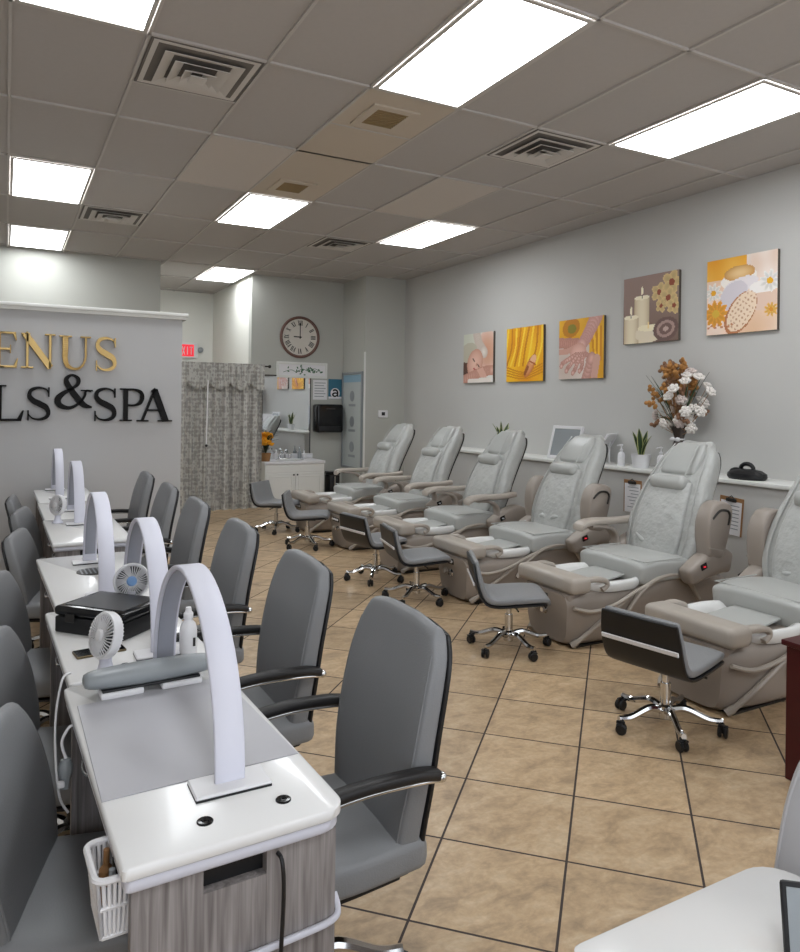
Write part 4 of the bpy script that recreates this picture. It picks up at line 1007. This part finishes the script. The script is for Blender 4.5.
# notices
t = thing('wall_notice', 'white paper notice on the back wall above the towel dispenser', 'notice', (4.655, 11.449, 1.84), 0); MB().box(-.125, .125, -.006, 0, -.165, .165).build('sheet', M_paper, t, 0)
q = MB()
for k in range(6): q.box(-.10, .10 - .03 * (k % 2), -.0075, -.006, .11 - k * .045, .122 - k * .045)
q.build('text_lines', M_rest, t, 0)
t = thing('wall_poster', 'teal poster with a white and black round emblem on the back wall', 'poster', (4.93, 11.449, 1.86), 0); MB().box(-.122, .122, -.006, 0, -.168, .168).build('sheet', mat('poster_teal', rgb(58, 112, 134), .6), t, 0)
q = MB(); q.lathe([(0, .006), (.085, .006), (.085, .008), (0, .008)], 28, (.0, 0, -.07), RX); q.box(-.12, .12, -.0075, -.006, -.165, -.13); q.build('emblem', M_paper, t, 0)
q = MB()
for pl in ribbon([(-.04, -.03, .03), (.0, -.015, .03), (.04, -.04, .03), (.045, -.10, .03), (.05, -.13, .03)]) + ribbon([(.04, -.075, .022), (-.01, -.068, .026), (-.045, -.095, .028), (-.01, -.125, .026), (.04, -.105, .022)]): q.prism(pl, -.0095, -.008)
q.build('letter_mark', M_black, t, 0)
# towel dispenser
t = thing('towel_dispenser', 'black paper towel dispenser on the back wall', 'towel dispenser', (4.76, 11.45, 1.365), 0)
MB().box(-.24, .24, -.22, 0, -.235, .235, .04, 4).build('body', M_blackgloss, t)
MB().box(-.20, .20, -.228, -.20, -.225, -.13, .01).build('lower_cover', M_black, t); MB().box(-.08, .08, -.224, -.215, .15, .17, .003, 1).build('lock_strip', M_darkmetal, t)
# vanity
t = thing('vanity_cabinet', 'white two door vanity cabinet under the mirror', 'cabinet', (4.02, 11.15, 0), 0)
MB().box(-.49, .49, -.28, .29, .0, .655).build('body', M_white, t, 0)
tp = MB(); tp.box(-.505, .505, -.30, .29, .655, .70, .008); tp.box(-.505, .505, .26, .29, .70, .78, .006); tp.build('countertop', M_plw, t)
MB().box(-.48, .48, -.288, -.28, .53, .635, .003, 1).build('apron', M_white, t)
for s in (-1, 1):
    d = MB(); d.box(min(0, s * .475) + (.004 if s > 0 else 0), max(0, s * .475) - (.004 if s < 0 else 0), -.296, -.281, .06, .515, .003, 1)
    do = d.build('door', M_white, t)
    r_ = MB(); x0, x1 = (s * .05, s * .425); x0, x1 = min(x0, x1), max(x0, x1)
    for (a, b, c_, e_) in ((x0, x1, .455, .47), (x0, x1, .105, .12), (x0, x0 + .015, .105, .47), (x1 - .015, x1, .105, .47)): r_.box(a, b, -.304, -.295, c_, e_, .003, 1)
    r_.build('door_moulding', M_white, do)
    k = MB(); k.ball((s * .03, -.312, .49), .014); k.build('knob', M_darkmetal, do)
rg = []
for rx, ry, z in ((.21, .15, .701), (.235, .17, .708), (.23, .165, .713), (.20, .14, .703), (.10, .07, .7015), (.0, .0, .7014)): rg.append([(max(rx, .001) * cos(a), -.02 + max(ry, .001) * sin(a), z) for a in (2 * pi * k / 28 for k in range(28))])
MB().loft(rg, True, False, True).build('sink', M_tub, t, 60)
t = thing('faucet', 'chrome faucet with two handles behind the vanity sink', 'faucet', (4.02, 11.36, .7005), 0)
q = MB(); q.box(-.11, .11, -.025, .025, 0, .015, .005); q.tube(spline([(0, 0, .01), (0, 0, .10), (0, -.03, .14), (0, -.09, .14), (0, -.11, .11)], 5), .013, 8); q.build('spout', M_chrome, t)
for s in (-1, 1): MB().lathe([(0, .015), (.02, .015), (.018, .05), (.028, .06), (.026, .08), (0, .085)], 14, (s * .085, 0, 0)).build('handle', M_chrome, t)
for k, (x, h_, m_, lab) in enumerate(((3.86, .14, M_plw, 'white soap bottle left of the vanity faucet'), (4.26, .17, M_rest, 'grey soap bottle right of the vanity faucet'), (4.34, .12, M_plw, 'short white bottle at the right end of the vanity top'))):
    t = thing('soap_bottle', lab, 'bottle', (x, 11.33, .7005), 0); MB().lathe([(0, 0), (.03, 0), (.032, .01), (.032, h_ * .65), (.012, h_ * .8), (.012, h_), (0, h_)], 16).build('body', m_, t); MB().tube([(0, 0, h_), (0, 0, h_ + .03), (0, -.035, h_ + .03)], .007, 6).build('pump', M_chrome, t)
# potted orange flowers
t = thing('potted_flowers', 'orange flowers with long green leaves in a brown pot on the vanity', 'plant', (3.575, 10.99, .7005), 0)
MB().lathe([(0, 0), (.065, 0), (.085, .13), (.075, .13), (.07, .11), (0, .11)], 20).build('pot', M_terra, t)
random.seed(21); fo = MB()
for k in range(22):
    a = random.uniform(0, 2 * pi); ln = random.uniform(.25, .45); d = Vector((cos(a), sin(a), 0)); P = spline([(0, 0, .11), tuple(d * .08 + Vector((0, 0, .11 + ln * .7))), tuple(d * random.uniform(.14, .26) + Vector((0, 0, .11 + ln * .85)))], 4)
    fo.band(P, Vector((-sin(a), cos(a), 0)), [.004 + .022 * sin(pi * (i + 1) / (len(P) + 1)) for i in range(len(P))], .003)
fo.build('foliage', mat('dark_leaf', rgb(38, 56, 36), .45), t, 60)
for k in range(13):
    v = Vector((random.uniform(-.17, .05), random.uniform(-.12, .06), random.uniform(.26, .52))); b = MB(Matrix.Translation(v) @ Matrix.Scale(1.25, 4) @ Matrix.Rotation(random.uniform(-.9, .9), 4, 'X') @ Matrix.Rotation(random.uniform(-.6, .6), 4, 'Y'))
    for i in range(6):
        a = 2 * pi * i / 6; b.ball((.035 * cos(a), .035 * sin(a), .01), .034, .022, .012, 8, 5, Matrix.Rotation(a, 4, 'Z') @ Matrix.Rotation(-.5, 4, 'Y'))
    b.ball((0, 0, .015), .014); b.build('bloom', M_orange, t, 60)
# bin
t = thing('trash_bin', 'slim black trash bin between the vanity and the farthest pedicure chair', 'bin', (4.70, 10.98, 0), 0)
MB().box(-.09, .09, -.11, .11, 0, .46, .02).build('body', M_black, t); MB().box(-.095, .095, -.115, .115, .462, .51, .015).build('lid', M_blackgloss, t); MB().box(-.012, .012, -.116, -.11, .05, .44).build('chrome_strip', M_chrome, t, 0)
# glazed frame on the column side
t = thing('framed_chart', 'tall pale framed chart on the side of the wall column', 'framed chart', (5.07, 11.02, 1.34), 0)
q = MB()
for s in (-1, 1): q.box(-.03, 0, s * .375 - .02, s * .375 + .02, -.80, .80, .004, 1); q.box(-.03, 0, -.355, .355, s * .78 - .02, s * .78 + .02, .004, 1)
q.build('frame', M_rest, t); MB().box(-.014, 0, -.36, .36, -.765, .765).build('sheet', mat('chart_paper', rgb(196, 202, 200), .25), t, 0)
MB().box(-.016, -.014, -.35, .35, .63, .75).build('heading_band', mat('chart_blue', rgb(140, 172, 190), .5), t, 0)
q = MB()
for k in range(3):
    q.lathe([(0, .014), (.09, .014), (.09, .0165), (0, .0165)], 20, (0, 0, .40 - k * .42), Matrix.Rotation(-pi / 2, 4, 'Y')); q.box(-.0165, -.014, -.13, .13, .40 - k * .42 - .17, .40 - k * .42 - .13)
q.build('chart_figures', M_rest, t, 0)
t = thing('thermostat', 'small white thermostat on the wall column', 'thermostat', (5.40, 10.58, 1.455), 0); MB().box(-.085, .085, -.03, 0, -.06, .06, .008).build('body', M_plw, t); MB().box(-.03, .03, -.032, -.029, -.025, .03).build('screen', M_black, t, 0)
# ------------------------------------------------------------------ curtain, rod, rack and exit sign
rod = MB(); rod.tube([(2.05, 10.74, 2.165), (3.53, 10.74, 2.165)], .012, 8); rod.ball((3.54, 10.74, 2.165), .026); rod.tube([(3.50, 10.74, 2.165), (3.50, 11.44, 2.165)], .009, 8); tag(rod.build('curtain_rod', M_darkmetal), 'dark curtain rod across the hallway opening', 'curtain rod')
def drape(x0, x1, z0, z1, amp, per, y, seed, zfun=None):
    random.seed(seed); ph = [random.uniform(0, 6) for _ in range(4)]; nx = int((x1 - x0) / .010); nz = 14; rings = []
    mb = MB(); fr = []; bk = []
    for j in range(nz + 1):
        f = j / nz
        row = []; row2 = []
        for i in range(nx + 1):
            u = x0 + (x1 - x0) * i / nx; s_ = u / per * 2 * pi
            zb = z0 if zfun is None else zfun(u)
            z = zb + (z1 - zb) * f
            dy = amp * (1 - .35 * f) * (sin(s_ + ph[0] + .4 * sin(s_ * .37 + ph[1])) + .35 * sin(2.1 * s_ + ph[2]))
            row.append((u + .3 * dy, y + dy, z)); row2.append((u + .3 * dy, y + dy + .004, z))
        fr.append(row); bk.append(row2)
    vs = [p for r in fr for p in r] + [p for r in bk for p in r]; n = nx + 1; o = n * (nz + 1); fs = []
    for j in range(nz):
        for i in range(nx): a = j * n + i; fs += [(a, a + 1, a + n + 1, a + n), (o + a + n, o + a + n + 1, o + a + 1, o + a)]
    for i in range(nx): fs += [(i + 1, i, o + i, o + i + 1), (nz * n + i, nz * n + i + 1, o + nz * n + i + 1, o + nz * n + i)]
    for j in range(nz): fs += [(j * n, (j + 1) * n, o + (j + 1) * n, o + j * n), ((j + 1) * n + nx, j * n + nx, o + j * n + nx, o + (j + 1) * n + nx)]
    return mb.add(vs, fs)
t = thing('curtain', 'long grey damask curtain with a swagged valance across the hallway', 'curtain', (0, 0, 0), 0)
drape(2.22, 2.60, .02, 2.15, .04, .105, 10.74, 3).build('left_panel', M_curtain, t, 60); drape(2.60, 3.43, .02, 2.15, .048, .15, 10.74, 5).build('right_panel', M_curtain, t, 60)
drape(2.22, 3.44, 0, 2.19, .022, .10, 10.67, 8, lambda u: 1.90 - .10 * abs(sin((u - 2.30) / .31 * pi)) ** .8).build('valance', M_curtain, t, 60)
MB().tube([(2.585, 10.64, 1.93), (2.57, 10.64, 1.0)], .011, 8).build('pull_wand', M_plw, t); MB().ball((2.57, 10.64, .98), .02).build('wand_tip', M_black, t)
t = thing('polish_rack', 'white wall rack of polish bottles half hidden behind the sign partition', 'rack', (2.10, 10.92, 0), 0)
MB().box(-.10, .22, .02, .03, .55, 2.0).build('back_board', M_plw, t, 0)
for k in range(7): MB().box(-.10, .22, -.06, .02, .60 + k * .2, .612 + k * .2).build('shelf', M_plw, t, 0)
PC = [rgb(150, 150, 160), rgb(110, 100, 130), rgb(190, 180, 110), rgb(170, 160, 170), rgb(90, 90, 96), rgb(140, 140, 150)]
pb = None
random.seed(9)
for k in range(7):
    for j in range(5):
        m_ = mat('polish_%d' % ((k * 5 + j * 2) % 6), PC[(k * 5 + j * 2) % 6], .3); loc = (2.03 + j * .062, 10.90, .6125 + k * .2)
        o = MB().lathe([(0, 0), (.018, 0), (.018, .05), (.008, .058), (.008, .10), (0, .10)], 10).build('polish_bottle', m_, None, 35, loc)
        tag(o, 'tiny polish bottle standing on the wall rack behind the partition', 'bottle', 'polish bottles on the wall rack')
t = thing('exit_sign', 'red exit sign with emergency lamp at the end of the white hallway', 'exit sign', (2.97, 13.95, 2.56), 0)
MB().box(-.20, .20, -.06, 0, -.13, .15, .008).build('housing', M_plw, t); MB().box(-.17, .13, -.066, -.058, -.10, .12).build('red_panel', M_redem, t, 0)
q = MB()
for i, ch in enumerate('EXIT'):
    x = -.155 + i * .07; B = {'E': [rect(0, 0, .012, 1), rect(0, 0, .045, .12), rect(0, .44, .038, .56), rect(0, .88, .045, 1)], 'X': [seg(.004, 0, .046, 1, .013), seg(.046, 0, .004, 1, .013)], 'I': [rect(.018, 0, .032, 1)], 'T': [rect(.018, 0, .032, 1), rect(0, .88, .05, 1)]}[ch]
    for pl in B:
        if ch == 'X': pl = [(a, b * .0 + (0 if b < .5 else 1)) for a, b in pl]
        q.prism([(x + a, -.07 + b * .15) for a, b in pl], -.068, -.066)
q.build('letters', M_paper, t, 0)
q = MB(); q.lathe([(0, .0), (.05, 0), (.05, .05), (.03, .06), (0, .06)], 16, (.26, 0, .03), RX); q.build('emergency_lamp', M_rest, t)
# ------------------------------------------------------------------ right edge
t = thing('wood_cabinet', 'dark red wood cabinet cut by the right edge of the photo', 'cabinet', (3.285, 1.77, 0), 0)
MB().box(-.26, .26, -.23, .235, .0, .585, .004, 1).build('body', M_red, t); MB().box(-.275, .275, -.245, .25, .585, .61, .005).build('cabinet_top', M_red, t)
for k in range(2): MB().box(-.24, .24, -.245, -.231, .05 + k * .27, .29 + k * .27, .004, 1).build('drawer', M_red, t)
t = thing('tablet', 'grey faced tablet with black rim leaning at the right edge on the near table', 'tablet', (1.15, .655, .7605), radians(-40))
M = Matrix.Rotation(radians(-16), 4, 'X'); MB(M).box(-.09, .09, -.005, .005, 0, .11, .006).build('body', M_black, t); MB(M).box(-.082, .082, -.0065, -.004, .008, .102).build('screen', M_rest, t, 0)
MB().tube([(0, .03, .09), (0, .085, .004)], .005, 6).build('kickstand', M_black, t)
# ------------------------------------------------------------------ camera, light
cam = bpy.data.cameras.new('camera'); co = bpy.data.objects.new('camera', cam); COL.objects.link(co)
cam.sensor_fit = 'HORIZONTAL'; cam.sensor_width = 36; cam.lens = 36 * 730 / 800; cam.shift_y = -72 / 800; cam.clip_start = .05
co.matrix_world = Matrix.Translation((0, 0, 1.62)) @ Matrix.Rotation(radians(-28.4), 4, 'Z') @ Matrix.Rotation(radians(90), 4, 'X') @ Matrix.Rotation(.013, 4, 'Z')
SC.camera = co
w = bpy.data.worlds.new('daylight'); SC.world = w; w.use_nodes = True
bg = w.node_tree.nodes['Background']; bg.inputs[0].default_value = (0.88, 0.93, 1.0, 1); bg.inputs[1].default_value = 1.6
SC.view_settings.view_transform = 'Standard'; SC.view_settings.look = 'None'; SC.view_settings.gamma = 1; SC.view_settings.use_curve_mapping = False
SC.view_settings.exposure = 0.42
